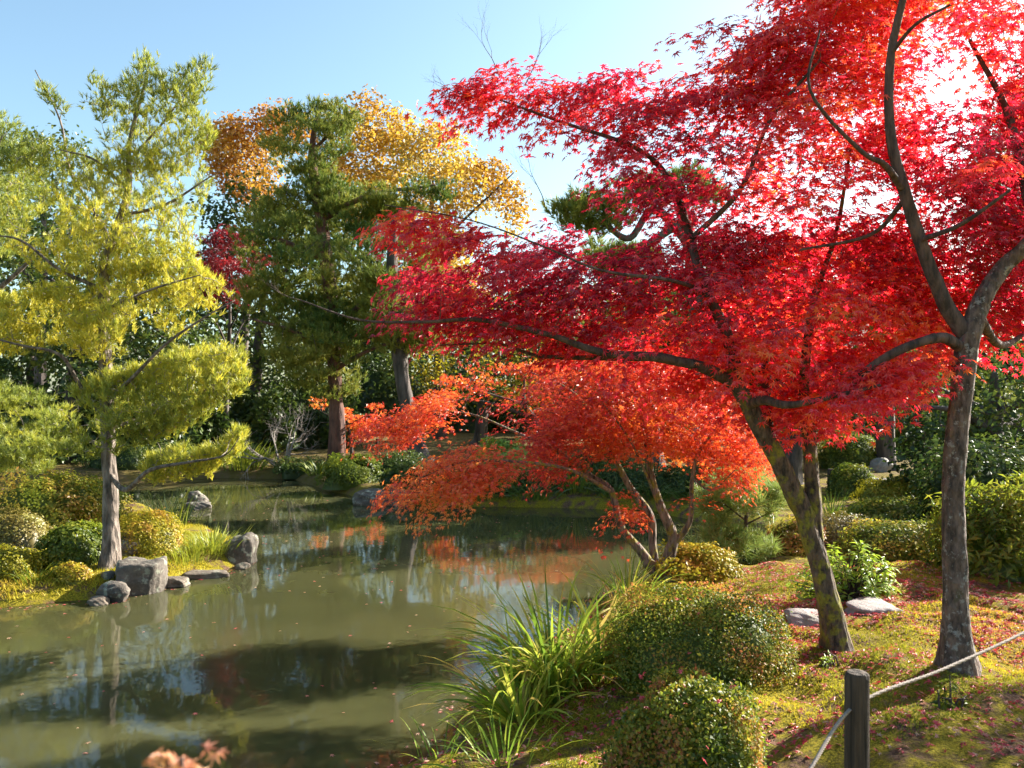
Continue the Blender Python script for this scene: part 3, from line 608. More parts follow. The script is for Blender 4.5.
broad_tree('dense evergreen added for shade behind the second stem of the forked trunk', 790, 17.5, [([(715, 400), (735, 320), (780, 285), (840, 290), (880, 340), (870, 410), (800, 425)], 1.6, 260, -.85)], 'evergreen', size=.14, R=.5, per=32)  # added behind the red crown so its shadow darkens the far water
for px, dd, lb in ((610, 29, 'shade giving woodland tree behind the orange crown'), (700, 30, 'shade giving woodland tree behind the long low red limb'), (770, 27, 'shade giving woodland tree behind the mossy fork'), (575, 34, 'shade giving woodland tree above the middle of the far bank')):
    broad_tree(lb, px, dd, [([(px - 55, 405), (px - 60, 350), (px - 30, 290), (px + 30, 285), (px + 60, 340), (px + 55, 400), (px, 412)], 2.2, 230, -.8)], 'evergreen', size=.2, R=.7, per=28)
bgd = [(420, 40, 0), (520, 43, 1), (610, 39, 2), (690, 36, 0), (320, 41, 1), (170, 38, 2), (30, 37, 0), (-80, 33, 1), (770, 38, 1), (880, 36, 2), (990, 34, 0), (1090, 32, 1)]
bgl = ['dark forest tree in the gap right of the grey pine trunk', 'dark forest tree seen over the middle of the far shore', 'dark forest tree behind the orange maple stems', 'dark forest tree left of the mossy fork', 'dark forest tree behind the reddish pine trunk',
       'dark forest tree behind the bare grey shrub', 'dark forest tree at the back left of the spit', 'dark forest tree beyond the left edge', 'dark forest tree behind the mossy fork', 'dark forest tree in line with the near wooden post', 'dark forest tree behind the lichened trunk', 'dark forest tree beyond the right edge']
for (px, dd, k), lb in zip(bgd, bgl):
    dd += 6; ty = (225 if px < 420 else 285) + 12 * k; wpx = 80
    broad_tree(lb, px, dd, [([(px - wpx, 435), (px - wpx * .9, ty + 60), (px - wpx * .4, ty), (px + wpx * .5, ty - 8), (px + wpx, ty + 70), (px + wpx, 430), (px, 436)], 2.5, 300, -.85)], 'evergreen', per=26, R=1.0, size=.30, group='dark trees closing the far woodland')
broad_tree('dark evergreen added for shade behind the red maple limbs left of the fork', 735, 20, [([(680, 385), (690, 300), (730, 268), (790, 275), (800, 340), (780, 400), (720, 410)], 1.7, 210, -.8)], 'evergreen', size=.15, R=.55, per=30)  # added behind the red leaves to shade the far bank
broad_tree('dark evergreen added for shade behind the orange maple, nearer the far shore', 655, 21, [([(585, 390), (600, 330), (640, 300), (690, 300), (700, 370), (660, 410), (610, 415)], 1.7, 170, -.8)], 'evergreen', size=.15, R=.55, per=30)  # second tree added to keep sun off the far bank
# ------------------------------------------------------------------ shrubs
def dome(name, label, c, rx, ry, h, n, size, mat, group=None, rough=.10, tmpl=LEAF, shell=.16, fluff=.4, seed=1, trange=(0, 1), power=2.4):
    root = empty(name, c, label, 'shrub', group)
    u = rng.uniform(0, 1, n); ph = rng.uniform(0, 6.283, n); cz = u ** .8
    st = np.sqrt(1 - cz ** 2)
    D = np.stack([np.cos(ph) * st, np.sin(ph) * st, cz], -1)
    sc = 1 / (np.abs(D[:, 0]) ** power + np.abs(D[:, 1]) ** power + np.abs(D[:, 2]) ** power) ** (1 / power)
    lum = 1 + rough * lump(D, 3.0, seed) + rough * .5 * lump(D, 8., seed + 1)
    rad = sc * lum * (1 - shell * rng.uniform(0, 1, n) ** 1.5)
    rad = rad * (1 + (rng.random(n) < .04) * rng.uniform(0, .13, n))
    pos = D * rad[:, None] * A([rx, ry, h]) + A(c)
    nrm = unit(D / A([rx, ry, h]) * min(rx, h) + rng.normal(size=(n, 3)) * fluff + A([0, 0, .3])); tip = unit(D * .5 + rdir(n) + A([0, 0, .5]))
    t = np.clip(.5 + .3 * lump(D, 5, seed + 2) + rng.normal(size=n) * .2, 0, 1)
    m = MB(); scatter(m, *tmpl, pos, frames(nrm, tip), size * rng.uniform(.6, 1.3, n), trange[0] + t * (trange[1] - trange[0]))
    # the dense inside of the shrub
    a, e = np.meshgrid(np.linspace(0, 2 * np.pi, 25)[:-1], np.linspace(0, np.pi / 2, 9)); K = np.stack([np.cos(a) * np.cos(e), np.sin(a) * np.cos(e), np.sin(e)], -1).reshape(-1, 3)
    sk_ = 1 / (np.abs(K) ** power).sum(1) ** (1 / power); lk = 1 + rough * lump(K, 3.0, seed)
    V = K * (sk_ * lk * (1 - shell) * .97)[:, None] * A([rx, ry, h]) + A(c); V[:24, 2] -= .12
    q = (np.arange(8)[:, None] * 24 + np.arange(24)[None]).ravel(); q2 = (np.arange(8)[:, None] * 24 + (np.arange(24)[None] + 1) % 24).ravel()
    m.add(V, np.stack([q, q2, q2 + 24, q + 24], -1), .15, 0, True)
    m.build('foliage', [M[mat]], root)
    m = MB()
    for k in range(5):
        a_ = k * 1.3; s0 = A(c) + A([math.cos(a_) * rx * .12, math.sin(a_) * ry * .12, -.08]); e0 = A(c) + A([math.cos(a_) * rx * .5, math.sin(a_) * ry * .5, h * .6])
        sp, sr = spline([s0, (s0 + e0) / 2 + A([0, 0, .05]), e0], [.02 * rx + .004, .014 * rx + .003, .006 * rx + .002], 4); tube(m, sp, sr, 6)
    m.build('stems', M['bark_limb'], root)
    return root
dome('azalea_shrub', 'rounded green azalea in front, left of the wooden post', on(689, 3.5), .365, .36, .56, 17000, .021, 'azalea', seed=3, rough=.08, fluff=.7, power=2.15)
dome('azalea_shrub', 'clipped azalea mound behind the front azalea, left of the forked trunk', on(696, 5.2), .56, .48, .55, 22000, .020, 'azalea', seed=5, rough=.06, power=3.0, fluff=.6, trange=(0, 1))
dome('clipped_shrub', 'golden clipped dome shrub right of the yellow pine trunk', on(147, 10.6), .46, .45, .50, 8000, .03, 'azalea_gold', seed=6, rough=.06)
dome('clipped_shrub', 'dark green leafy shrub left of the yellow pine trunk', on(72, 9.9), .38, .4, .46, 4500, .05, 'azalea', seed=7, rough=.12, trange=(0, .6))
dome('clipped_shrub', 'bronze brown shrub near the left edge of the spit', on(18, 10.4), .42, .45, .5, 4000, .035, 'shrub_brown', seed=8, rough=.14)
dome('clipped_shrub', 'olive low shrub at the left edge above the moss', on(5, 9.3), .4, .35, .3, 3500, .035, 'azalea_gold', seed=9, rough=.15, trange=(0, .6))
dome('clipped_shrub', 'bright green shrub at the back of the spit, left part', on(45, 12.2), .8, .5, .75, 6000, .05, 'azalea', seed=10, rough=.2, trange=(.35, .9))
dome('clipped_shrub', 'loose green shrub behind the dark leafy shrub', on(85, 13.4), .7, .5, .6, 4500, .055, 'azalea', seed=11, rough=.2, trange=(.3, .85))
dome('clipped_shrub', 'low bronze tuft in front of the yellow pine trunk', on(72, 9.25), .22, .2, .2, 2000, .03, 'azalea_gold', seed=12, rough=.2, trange=(.4, 1))
dome('clipped_shrub', 'dark shrub low on the far bank in front of the two pine trunks', on(352, 19.0), .75, .6, .7, 6000, .06, 'azalea', seed=13, rough=.15, trange=(0, .5))
dome('clipped_shrub', 'dark low shrub on the far bank beside the grey rock', on(405, 17.9), .6, .5, .45, 4000, .06, 'evergreen', seed=14, rough=.15)
dome('clipped_shrub', 'bright yellow green shrub on the far bank under orange leaves', on(505, 19.5), .75, .6, .75, 5000, .07, 'lime', seed=15, rough=.18, trange=(0, .7))
dome('clipped_shrub', 'dark shrub on the far bank behind the orange maple stems', on(590, 18.5), .9, .6, .6, 4500, .07, 'evergreen', seed=16, rough=.2)
dome('clipped_shrub', 'round dark green clipped ball beside the far wooden post', on(853, 15.5), .5, .5, .58, 5000, .045, 'azalea', seed=17, rough=.05, trange=(0, .7))
dome('clipped_shrub', 'wide clipped mound farthest back between the mossy fork and lichened trunk', on(850, 20.5), .85, .7, .95, 5500, .06, 'azalea', seed=18, rough=.08, trange=(0, .7))
dome('clipped_shrub', 'low spreading green shrub behind the lime shrub', on(905, 9.0), .72, .6, .42, 7500, .04, 'azalea', seed=19, rough=.12, trange=(.0, .8))
dome('clipped_shrub', 'mid green shrub left of the lichened trunk on the right bank', on(890, 11.5), .75, .6, .5, 6000, .045, 'azalea', seed=20, rough=.14, trange=(.1, .7))
dome('clipped_shrub', 'reddish bronze shrub seen through the mossy fork', on(838, 10.5), .42, .4, .5, 4500, .035, 'shrub_brown', seed=21, rough=.14)
dome('clipped_shrub', 'sparse yellow green shrub under the young pine', on(700, 8.6), .45, .4, .3, 3200, .045, 'azalea_gold', seed=22, rough=.2)
dome('clipped_shrub', 'pale green low shrub right of the young pine', on(790, 10.2), .45, .4, .42, 4000, .045, 'azalea', seed=23, rough=.2, trange=(.5, 1))
dome('clipped_shrub', 'large leaved dark shrub right of the lichened trunk', on(1005, 7.6), .75, .7, .82, 4200, .10, 'azalea', seed=24, rough=.16, tmpl=LANCE, trange=(.0, .55), fluff=.8, shell=.3)
dome('clipped_shrub', 'tall dark shrub at the back of the right edge', on(985, 10.5), .9, .7, 1.1, 5500, .08, 'evergreen', seed=25, rough=.18, shell=.25)
dome('clipped_shrub', 'yellowish shrub left of the lichened trunk near the far post', on(895, 14.2), .7, .5, .55, 4500, .05, 'azalea_gold', seed=26, rough=.18, trange=(0, .6))
dome('clipped_shrub', 'dark green shrub beneath the far right evergreen', on(1010, 12.5), 1.3, .8, .85, 6000, .09, 'evergreen', seed=27, rough=.2, trange=(.2, 1))

und = [(215, 31, 1.5, 2.2, 'behind the bare grey shrub'), (300, 34, 1.8, 2.6, 'left of the reddish pine trunk, in deep shade'), (385, 37, 2.0, 3.0, 'between the two far pine trunks'), (470, 38, 2.2, 3.2, 'right of the grey pine trunk, in deep shade'), (560, 37, 2.2, 3.0, 'behind the middle far bank'), (650, 35, 2.2, 3.0, 'behind the orange maple stems'),
       (740, 33, 2.0, 2.6, 'behind the young pine'), (810, 31, 1.8, 2.4, 'behind the mossy fork'), (150, 27, 1.6, 2.4, 'right of the yellow pine trunk'), (60, 25, 1.8, 2.2, 'left of the yellow pine trunk, in the woodland'), (940, 26, 2.0, 2.6, 'behind the lichened trunk'),
       (185, 25.0, 1.1, 1.5, 'behind the green shore grass'), (258, 27, 1.3, 1.6, 'just behind the bare grey shrub'), (20, 22.5, 1.3, 1.9, 'at the left edge behind the spit'), (118, 24, 1.2, 1.5, 'peeping out right of the yellow pine foot'), (318, 29, 1.3, 1.5, 'just behind the reddish pine trunk')]
for k, (px, dd, rr, hh, lb) in enumerate(und):
    dome('woodland_shrub', 'dark tall woodland shrub ' + lb, on(px, dd), rr, rr * .6, hh, 3600, .2, 'evergreen', 'dark shrubs under the far trees', rough=.25, seed=40 + k, shell=.3, fluff=.8, trange=(0, .8))
for k, (px, dd, rr, hh, lb) in enumerate([(440, 17.4, .7, .5, 'behind the wide far shore rock'), (488, 17.0, .6, .42, 'between the two dark shore grasses'), (542, 17.2, .7, .5, 'left of the arching shore grass'), (618, 17.2, .8, .55, 'right of the arching shore grass'), (668, 16.6, .8, .6, 'behind the thick orange maple stems'), (715, 15.6, .8, .6, 'behind the young pine'),
        (300, 21.9, .6, .4, 'at the foot of the bare grey shrub'), (165, 22.9, .9, .6, 'left of the green shore grass'), (120, 22.0, .9, .7, 'behind the yellow pine foot'), (395, 20.0, .7, .5, 'at the foot of the grey trunked pine')]):
    dome('bank_shrub', 'low dark shrub hugging the far bank ' + lb, on(px, dd), rr, rr * .7, hh, 3200, .055, 'evergreen', 'low shrubs along the far bank', rough=.2, seed=70 + k, shell=.3, fluff=.8, trange=(.1, 1))
# lime shrub: stems ending in whorls of narrow leaves
def whorl_shrub(name, label, c, rx, h, n, leaf, mat, per=11, trange=(0, 1)):
    root = empty(name, c, label, 'shrub')
    D = rdir(n, .35); D[:, 2] = np.abs(D[:, 2]); tips = A(c) + D * A([rx, rx * .8, h]) * rng.uniform(.55, 1.05, (n, 1))
    m = MB()
    N = n * per; P = np.repeat(tips, per, 0); ax = np.repeat(unit(D + A([0, 0, .8])), per, 0)
    dirs = unit(ax * rng.uniform(.1, 1.1, (N, 1)) + rdir(N) * .8); P = P - ax * rng.uniform(0, .09, (N, 1))
    scatter(m, *LANCE, P, frames(unit(ax + rng.normal(size=(N, 3)) * .3), dirs), leaf * rng.uniform(.6, 1.15, N), np.clip(rng.normal(.55, .25, N), 0, 1) * (trange[1] - trange[0]) + trange[0])
    m.build('foliage', M[mat], root)
    m = MB(); s0 = A(c) + A([0, 0, -.05]) + rng.normal(size=(n, 3)) * A([.05, .05, 0]); mid = (s0 + tips) / 2 + A([0, 0, .05])
    prisms(m, s0, mid, np.full(n, .007), np.full(n, .005), 5, 0); prisms(m, mid, tips, np.full(n, .005), np.full(n, .003), 5, 0)
    m.build('stems', M['bark_limb'], root); return root
whorl_shrub('lime_shrub', 'lime green shrub with narrow upright leaves behind the forked trunk', on(846, 6.7), .48, .52, 150, .085, 'lime')
whorl_shrub('evergreen_sapling', 'tiny dark sapling in the moss beneath the lichened trunk', on(950, 4.3), .10, .17, 9, .07, 'azalea', trange=(0, .5))
whorl_shrub('evergreen_sapling', 'tiny pale sapling at the foot of the forked trunk', on(825, 5.05), .08, .12, 8, .06, 'lime')
whorl_shrub('evergreen_sapling', 'small dark green seedling beside the front azalea', on(752, 3.75), .09, .2, 10, .075, 'azalea', trange=(0, .6))

# ------------------------------------------------------------------ sword leaved clumps
def blades(m, c, n, L, wd, spread, bend, segs=6, trange=(0, 1), baser=.12, lean=(0, 0, 0)):
    a = rng.uniform(0, 6.283, n); out = np.stack([np.cos(a), np.sin(a), np.zeros(n)], -1)
    b = A(c) + out * rng.uniform(0, baser, (n, 1)) + A([0, 0, -.04]); ln = L * rng.uniform(.55, 1.1, n)
    d0 = unit(A([0, 0, 1.]) + out * rng.uniform(.1, spread, (n, 1)) + A(lean))
    bd = rng.uniform(.2, 1, n) * bend; side = unit(np.cross(d0, out) + rng.normal(size=(n, 3)) * .3)
    rows = []; p = b.copy(); dr = d0.copy()
    for s in range(segs + 1):
        u = s / segs; wv = wd * (1 - u ** 2.2) * (.6 + .4 * min(1, u * 4)) * .5 + .0006
        rows.append(np.stack([p + side * wv, p - side * wv], 1))
        p = p + dr * (ln / segs)[:, None]; dr = unit(dr + out * (bd / segs)[:, None] * 1.2 - A([0, 0, 1]) * (bd / segs * u * 2.2)[:, None])
    V = np.stack(rows, 1).reshape(-1, 3); k = np.arange(n)[:, None] * (segs + 1) * 2 + np.arange(segs)[None] * 2
    Fq = np.stack([k, k + 1, k + 3, k + 2], -1).reshape(-1, 4)
    t = np.repeat(np.clip(rng.beta(1.1, 1.2, n), 0, 1), segs); m.add(V, Fq, trange[0] + t * (trange[1] - trange[0]), 0, True)
def clump(label, c, n, L, wd, spread=.7, bend=1.3, mat='iris', trange=(0, 1), baser=.12, group=None, name='sword_grass', lean=(0, 0, 0)):
    m = MB(); blades(m, c, n, L, wd, spread, bend, trange=trange, baser=baser, lean=lean)
    return tag(m.build(name, M[mat], None, c), label, 'grass clump', group)
clump('tall arching sword grass at the pond edge, largest tuft', on(555, 5.3), 170, .95, .027, .85, 2.0, baser=.2, lean=(-.15, 0, 0))
clump('straw tipped sword grass left of the clipped azalea mound', on(600, 5.6), 130, .8, .026, .8, 1.8, baser=.2)
clump('low drooping sword grass hanging over the near water', on(520, 4.9), 120, .72, .022, 1.0, 2.2, baser=.16, trange=(.2, 1), lean=(-.3, 0, 0))
clump('green sword grass near the foot of the orange maple', on(628, 7.6), 70, .55, .016, .8, 1.3, baser=.25)
clump('sparse dark grass at the bottom of the near bank', on(500, 4.25), 50, .4, .010, 1.0, 1.4, baser=.22, trange=(0, .6), lean=(-.2, 0, 0))
clump('lone low grass sprouts at the bottom edge of the water', on(440, 4.4), 22, .3, .009, 1.2, 1.2, baser=.2, trange=(0, .7))
clump('bright shore grass left of the bare grey shrub', on(245, 22.6), 170, .95, .05, .8, 1.0, 'grass_far', baser=.7, name='shore_grass', trange=(.3, 1))
clump('green shore grass at the left end of the far shore', on(208, 22.8), 120, .8, .05, .8, 1.0, 'grass_far', baser=.6, name='shore_grass')
clump('small shore grass at the foot of the reddish pine', on(318, 20.9), 60, .5, .04, .8, 1.0, 'grass_far', baser=.3, name='shore_grass')
clump('arching shore grass on the far bank right of the hanging orange leaves', on(575, 16.9), 130, .85, .03, .9, 1.1, 'grass_far', baser=.4, name='shore_grass')
clump('dark shore grass behind the hanging orange leaves', on(455, 17.1), 110, .8, .03, .9, 1.0, 'grass_far', baser=.5, name='shore_grass', trange=(0, .5))
clump('dark shore grass in the middle of the far bank', on(510, 17.0), 90, .7, .03, .9, 1.0, 'grass_far', baser=.4, name='shore_grass', trange=(0, .5))
for px, dd, lb in ((420, 16.75, 'over the edge beside the small grey far rock'), (480, 16.6, 'over the edge under the hanging orange leaves'), (535, 16.6, 'over the edge in the middle of the far bank'), (615, 16.6, 'over the edge right of the arching shore grass'), (655, 16.3, 'over the edge behind the orange maple foot'), (700, 15.4, 'over the edge by the young pine')):
    clump('dark grass drooping ' + lb, on(px, dd), 150, .55, .022, 1.0, 1.5, 'grass_far', baser=.6, name='shore_grass', trange=(0, .4), lean=(0, -.45, 0), group='grass drooping along the far water edge')
clump('upright yellow tipped grass seen through the mossy fork', on(832, 12.0), 60, .7, .022, .5, .7, 'iris', baser=.18, trange=(.2, .8))
clump('bright yellow grass on the tip of the spit', on(213, 10.95), 260, .36, .014, .9, 1.2, 'grass_far', baser=.42, name='shore_grass', trange=(.5, 1))
clump('yellow grass between the golden dome and the boulder', on(190, 10.5), 240, .3, .013, .9, 1.3, 'grass_far', baser=.45, name='shore_grass', trange=(.6, 1))
clump('fine green grass in front of the dark leafy shrub', on(35, 9.15), 90, .3, .012, .9, 1.2, 'grass_far', baser=.25, name='shore_grass', trange=(.2, .8))
clump('grass stems behind the golden clipped dome', on(170, 13.2), 90, .6, .018, .6, .6, 'grass_far', baser=.5, name='shore_grass')

# ------------------------------------------------------------------ moss and fallen leaves
def strew(n, xr, yr, cond=None):
    x = rng.uniform(*xr, n); y = rng.uniform(*yr, n)
    if cond is not None: k = cond(x, y); x, y = x[k], y[k]
    return np.stack([x, y, ground_z(x, y)], -1)
def moss(name, label, pts, L, wd, mat='turf', trange=(0, 1), sc=2.0):
    n = len(pts); d_ = unit(rdir(n) * .8 + A([0, 0, 1])); side = unit(np.cross(d_, rdir(n))) * (wd / 2); ln = L * rng.uniform(.5, 1.2, n)
    V = np.stack([pts + side, pts - side, pts + d_ * ln[:, None]], 1).reshape(-1, 3) - A([0, 0, .003]); k = np.arange(n) * 3
    t = np.clip(.5 + .35 * lump(pts, sc, 4) + rng.normal(size=n) * .18, 0, 1)
    m = MB(); m.add(V, np.stack([k, k + 1, k + 2, k + 2], -1), trange[0] + t * (trange[1] - trange[0]))
    return tag(m.build(name, M[mat]), label, 'moss', kind='stuff')
vis = lambda x, y: (np.abs(x) < y * .68 + .2)
p = strew(190000, (.2, 5.5), (2.4, 8.5), lambda x, y: vis(x, y)); p = p[p[:, 2] > .2]; p = p[lump(p, 2.2, 12) > -.75]
moss('moss', 'golden green moss carpet on the near bank', p, .024, .007)
p = strew(60000, (-8, -3.4), (7.9, 13.5), vis); p = p[p[:, 2] > .05]; p = p[lump(p, 1.8, 13) > -.7]
moss('moss', 'bright yellow moss covering the spit under the pine', p, .06, .011, trange=(.3, 1))
def litter(name, label, pts, size, tr=(0, 1), lift=.012, tmpl=ML5, tilt=.35):
    n = len(pts); m = MB(); q = pts + A([0, 0, 1]) * rng.uniform(.3, 1, (n, 1)) * lift
    scatter(m, *tmpl, q, frames(unit(rng.normal(size=(n, 3)) * tilt + A([0, 0, 1.])), rdir(n)), size * rng.uniform(.5, 1.2, n), tr[0] + np.clip(rng.beta(1.5, 1.8, n), 0, 1) * (tr[1] - tr[0]))
    return tag(m.build(name, M['fallen']), label, 'fallen leaves', kind='stuff')
p = strew(26000, (.3, 5.5), (2.6, 9.), vis); p = p[p[:, 2] > .2]; p = p[(lump(p, 2.6, 15) + rng.normal(size=len(p)) * .5) > .15]
litter('fallen_leaves', 'red fallen maple leaves scattered on the near moss', p, .03)
q_ = A([2.0, 5.7]) + rng.normal(size=(2600, 2)) * A([.9, .75]); q_ = np.vstack([q_, A([3.6, 6.2]) + rng.normal(size=(2200, 2)) * A([1.0, .7])]); p = np.column_stack([q_, ground_z(q_[:, 0], q_[:, 1])]); p = p[(p[:, 2] > .25) & (lump(p, 4, 19) > -.3)]
litter('fallen_leaves', 'thick drift of red leaves around the stepping stones and forked trunk', p, .032, (.05, .8), .02)
p = strew(700, (-.6, 1.0), (3.6, 6.0)); p = p[p[:, 2] > .05]
litter('fallen_leaves', 'brown and pink litter under the sword grass', p, .032, (.1, 1))
p = strew(500, (-7, 3), (5, 18), vis); p = p[p[:, 2] < -.1]; p[:, 2] = .004
q2 = strew(5000, (-1.5, 1.6), (4.3, 9.5)); q2 = q2[(q2[:, 2] < -.02) & (q2[:, 2] > -.32)][:260]; q2[:, 2] = .004; q3 = strew(5000, (-6, -3.2), (7.6, 11)); q3 = q3[(q3[:, 2] < -.02) & (q3[:, 2] > -.25)][:120]; q3[:, 2] = .004; p = np.vstack([p, q2, q3])
litter('floating_leaves', 'tiny leaves floating on the pond', p, .028, (.3, 1), .002, tilt=.05)
# leaves caught on the azaleas
for (cx, dd, rx, ry, h, lb) in ((689, 3.5, .365, .36, .56, 'few red leaves caught on the front azalea'), (696, 5.2, .56, .48, .55, 'few red leaves caught on the clipped azalea mound')):
    c = on(cx, dd); n = 26; D = rdir(n, .5); D[:, 2] = np.abs(D[:, 2]); D = unit(D); pw = 2.6
    sc = 1 / (np.abs(D) ** pw).sum(1) ** (1 / pw); q = c + D * sc[:, None] * A([rx, ry, h]) * 1.01
    litter('fallen_leaves', lb, q, .026, (.1, .6), .01, ML7, .6)

# ------------------------------------------------------------------ rocks
def ico(sub):
    t = (1 + 5 ** .5) / 2
    V = [(-1, t, 0), (1, t, 0), (-1, -t, 0), (1, -t, 0), (0, -1, t), (0, 1, t), (0, -1, -t), (0, 1, -t), (t, 0, -1), (t, 0, 1), (-t, 0, -1), (-t, 0, 1)]
    V = [unit(A(v, float)) for v in V]
    Fs = [(0, 11, 5), (0, 5, 1), (0, 1, 7), (0, 7, 10), (0, 10, 11), (1, 5, 9), (5, 11, 4), (11, 10, 2), (10, 7, 6), (7, 1, 8), (3, 9, 4), (3, 4, 2), (3, 2, 6), (3, 6, 8), (3, 8, 9), (4, 9, 5), (2, 4, 11), (6, 2, 10), (8, 6, 7), (9, 8, 1)]
    for _ in range(sub):
        mid = {}; nf = []
        def mp(a, b):
            k = (min(a, b), max(a, b))
            if k not in mid: mid[k] = len(V); V.append(unit(V[a] + V[b]))
            return mid[k]
        for a, b, c in Fs:
            x, y, z = mp(a, b), mp(b, c), mp(c, a); nf += [(a, x, z), (b, y, x), (c, z, y), (x, y, z)]
        Fs = nf
    return A(V), A([(a, b, c, c) for a, b, c in Fs])
ICO = ico(4)
def rock(label, c, sx, sy, sz, seed, mat='rock', boxy=.0, cuts=9, cat='rock', name='rock', group=None, rot=0.):
    q = np.random.default_rng(seed); V = ICO[0].copy()
    if boxy: V = V / (np.abs(V) ** (2 + boxy * 10)).sum(1, keepdims=True) ** (1 / (2 + boxy * 10))
    for _ in range(cuts):
        nn = unit(q.normal(size=3)); h = q.uniform(.62, .9) * (1 + boxy * .45); dd = V @ nn - h; V = V - np.maximum(dd, 0)[:, None] * nn * .92
    V = V * (1 + .06 * lump(V, 3, seed)[:, None] + .025 * lump(V, 9, seed + 1)[:, None] + .01 * lump(V, 22, seed + 2)[:, None])
    cr, sr = math.cos(rot), math.sin(rot); V = V * A([sx, sy, sz]); V = V @ A([[cr, sr, 0], [-sr, cr, 0], [0, 0, 1]])
    m = MB(); m.add(V + A(c), ICO[1], .5, 0, True)
    return tag(m.build(name, M[mat], None, c), label, cat, group)
def wl_(px, py, dz=0.0):
    dd = CAMZ * F / (py - HY); return A([(px - 512) / F * dd, dd, dz])
rock('square dark topped rock at the water beside the yellow pine', wl_(141, 591, .10), .24, .22, .25, 41, boxy=1.5, cuts=5, rot=.25)
rock('pale boulder at the tip of the spit', wl_(237, 563, .1), .24, .24, .30, 4, boxy=.35)
rock('rounded grey shore stone left of the square rock', wl_(115, 600, .05), .20, .15, .16, 5)
rock('grey stone just behind the yellow pine trunk', on(128, 10.3, .12), .2, .18, .2, 6)
rock('flat shore stone right of the square rock', wl_(174, 586, .02), .15, .11, .08, 7, 'rock_wet', .3)
rock('long low brown shore slab below the yellow grass', wl_(205, 577, .0), .26, .12, .08, 8, 'rock_wet', .4, rot=.35)
rock('small shore cobble beneath the rounded grey stone', wl_(98, 604, .02), .12, .1, .07, 9, 'rock_wet')
rock('small pale pebble stone between rounded stone and pine foot', wl_(108, 592, .18), .09, .08, .07, 10)
rock('low shore stone touching the pale boulder', wl_(242, 568, .02), .12, .1, .06, 11, 'rock_wet')
rock('mossy topped dark rock in the water behind the spit', A([-6.35, 16.2, -.03]), .26, .22, .17, 12, boxy=.3)
rock('dark square stone behind the mossy topped rock', A([-6.75, 17.2, .0]), .2, .2, .24, 13, boxy=.6)
rock('wide grey rock on the far shore by hanging orange leaves', A([-2.9, 16.95, .03]), .45, .3, .26, 14, boxy=.3)
rock('small grey rock next to the wide far shore rock', A([-2.35, 16.75, .08]), .25, .2, .22, 15, boxy=.3)
rock('pale flat stone at the reddish pine foot', on(352, 22.2, .03), .5, .3, .12, 16, 'rock_flat', .3)
rock('flat grey stepping stone right of the forked trunk', on(876, 6.2, -.035), .22, .2, .075, 17, 'rock_flat', .5, cat='stepping stone', name='stepping_stone')
rock('flat brown stepping stone left of the forked trunk', on(808, 6.1, -.03), .15, .17, .065, 18, 'rock_flat', .5, cat='stepping stone', name='stepping_stone')
rock('pale stone slab by the far path left of the lichened trunk', on(888, 16.5, .05), .45, .3, .14, 19, 'rock_flat', .5)
rock('round pale stone near the base of far pale pine', on(880, 19.6, .1), .3, .25, .25, 20, 'rock_flat')

# ------------------------------------------------------------------ posts and rope
def post(label, c, r, h, name='wooden_post', group='wooden rope posts'):
    root = empty(name, c, label, 'post', group); m = MB()
    zs = A([-.25, 0, h * .3, h * .6, h - .02, h - .006, h]); rs = A([1.02, 1.02, 1, .99, .98, .93, .80]) * r
    P = np.stack([np.full(7, c[0]), np.full(7, c[1]), c[2] + zs], -1); tube(m, P, rs, 18, .028, closed_top=False, seed=3)
    n0 = 6 * 18; m.add(np.vstack([m.V[0][n0:n0 + 18], P[-1] + A([0, 0, .004])]), [[k, (k + 1) % 18, 18, 18] for k in range(18)], .5, 0, False)
    m.build('shaft', M['wood_post'], root); return root
def rope_mat():
    m, n, l, b = newmat('rope_fibre'); tc = n.new('ShaderNodeAttribute'); tc.attribute_name = 'tint'
    g = n.new('ShaderNodeNewGeometry'); t = noise(n, l, g.outputs['Position'], 160, 3); r = ramp(n, [(.3, (.17, .135, .11)), (.7, (.36, .30, .25))]); l.new(t.outputs[0], r.inputs[0])
    l.new(r.outputs[0], b.inputs['Base Color']); b.inputs['Roughness'].default_value = .9; return m
M['rope'] = rope_mat()
dp = 2.75; pc = at(857, 672, dp); gz_ = G(pc[0], dp); hp = pc[2] - gz_
post('near wooden post holding the rope, charred dark', A([pc[0], dp, gz_]), .041, hp)
pr = at(1130, 575, 3.9); gz2 = G(pr[0], pr[1]); post('wooden rope post beyond the right edge of the picture', A([pr[0], pr[1], gz2]), .041, pr[2] - gz2 + .08)
pl = at(742, 858, 2.2); gz3 = G(pl[0], pl[1]); post('wooden rope post below the bottom edge of the picture', A([pl[0], pl[1], gz3]), .041, max(.3, pl[2] - gz3 + .08))
def rope(pts):
    P, _ = spline(pts, np.full(len(pts), 1.), 40); n = len(P); T = unit(np.gradient(P, axis=0)); Xd = unit(np.cross(T, A([0, 0, 1.]))); Yd = np.cross(T, Xd); m = MB()
    s = np.concatenate([[0], np.cumsum(np.linalg.norm(np.diff(P, axis=0), axis=1))])
    for k in range(3):
        a = s / .03 * 2 * np.pi + k * 2.094; tube(m, P + (np.cos(a)[:, None] * Xd + np.sin(a)[:, None] * Yd) * .0034, np.full(n, .0040), 6)
    return m
hole = at(855, 706, dp)
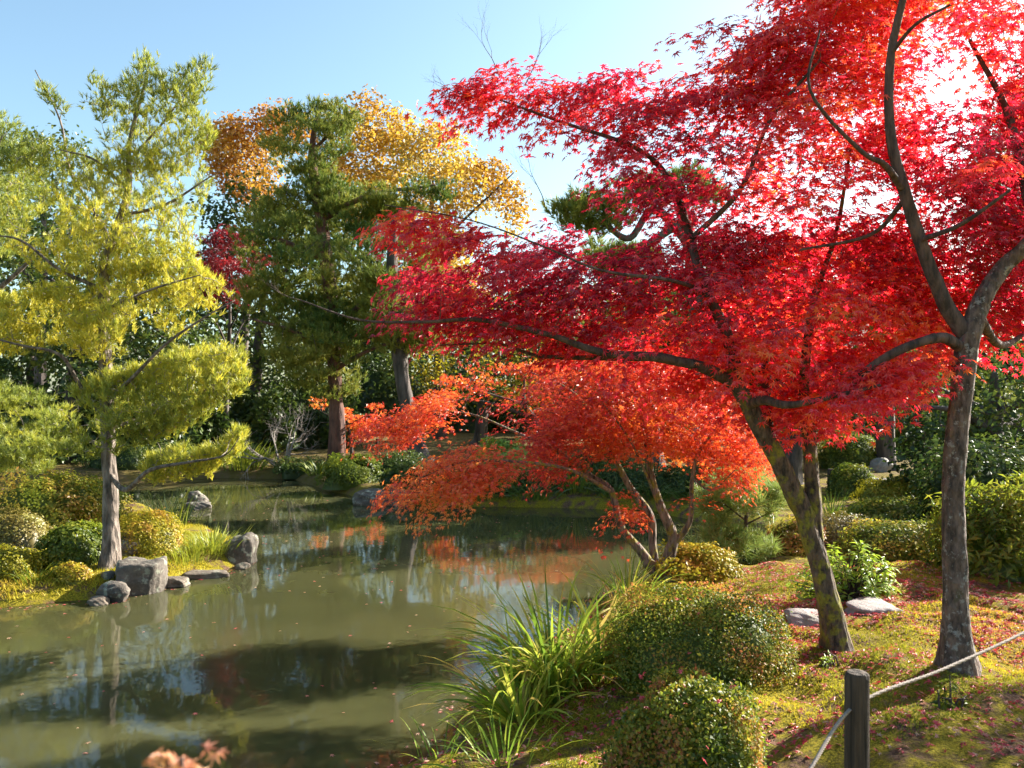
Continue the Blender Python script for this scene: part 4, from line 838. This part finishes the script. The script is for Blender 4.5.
m = rope([pl + A([0, 0, .0]), (pl + hole) / 2 - A([0, 0, .012]), hole, (hole * .75 + pr * .25) - A([0, 0, .02]), (hole + pr) / 2 - A([0, 0, .03]), (hole * .25 + pr * .75) - A([0, 0, .02]), pr])
tag(m.build('rope', M['rope'], None, hole), 'pale twisted rope strung through the near post to the right', 'rope')
for px, dd, r, h, lb in ((905, 15.0, .07, .55, 'short dark post far off, left of the lichened trunk'), (831, 15.8, .07, .5, 'short dark post far off, seen through the mossy fork'), (377, 24.5, .04, .6, 'thin stake on the far bank right of the reddish pine'), (553, 24.0, .05, .6, 'short stake on the far bank behind the orange leaves')):
    post(lb, on(px, dd), r, h, 'garden_post', 'short garden posts far off')

# ------------------------------------------------------------------ bare shrub and near leaf tip
def bare_shrub(label, c, n, L, r, mat, seed, lean=0.):
    root = empty('bare_shrub', c, label, 'shrub')
    for k in range(n):
        m = MB(); a = k * 2.4 + seed
        bare(m, A(c) + A([math.cos(a) * .08, math.sin(a) * .08, -.05]), (math.cos(a) * .7 + lean, math.sin(a) * .5, 1), L * rng.uniform(.8, 1.15), r, 5, 0, .75, .12); m.build('stem', M[mat], root)
    return root
bare_shrub('leafless pale grey shrub on the far bank left of the pines', on(282, 22.4), 6, .75, .04, 'twig_pale', 1, -.3)
bare_shrub('small leafless twiggy shrub on the far woodland floor', on(555, 26), 4, .5, .025, 'twig_pale', 2, -.2)
c = at(182, 758, .72)
root = empty('maple_sprig', c, 'out of focus coppery leaf sprig at the bottom left edge', 'sprig')
M['copper'] = leaf_mat('copper_leaf', [(.36, .12, .06), (.5, .2, .1), (.5, .28, .1)], .4, .05)
cl = np.stack([c[0] + rng.normal(size=26) * .018, c[1] + rng.normal(size=26) * .016, c[2] + rng.uniform(-.045, .022, 26)], -1)
cl[:, 2] -= np.abs(cl[:, 0] - c[0]) * .6
m = MB(); maple_leaves(m, cl, 5, .011, .011, ML5); m.build('leaves', M['copper'], root)
m = MB(); sp, sr = spline([A([c[0] - .05, c[1] + .02, G(c[0] - .05, c[1] + .02)]), c - A([.03, -.01, .4]), c], [.006, .004, .002], 6); tube(m, sp, sr, 6); grow(m, sp, cl, .001, .003, mat=0); m.build('stem', M['twig'], root)
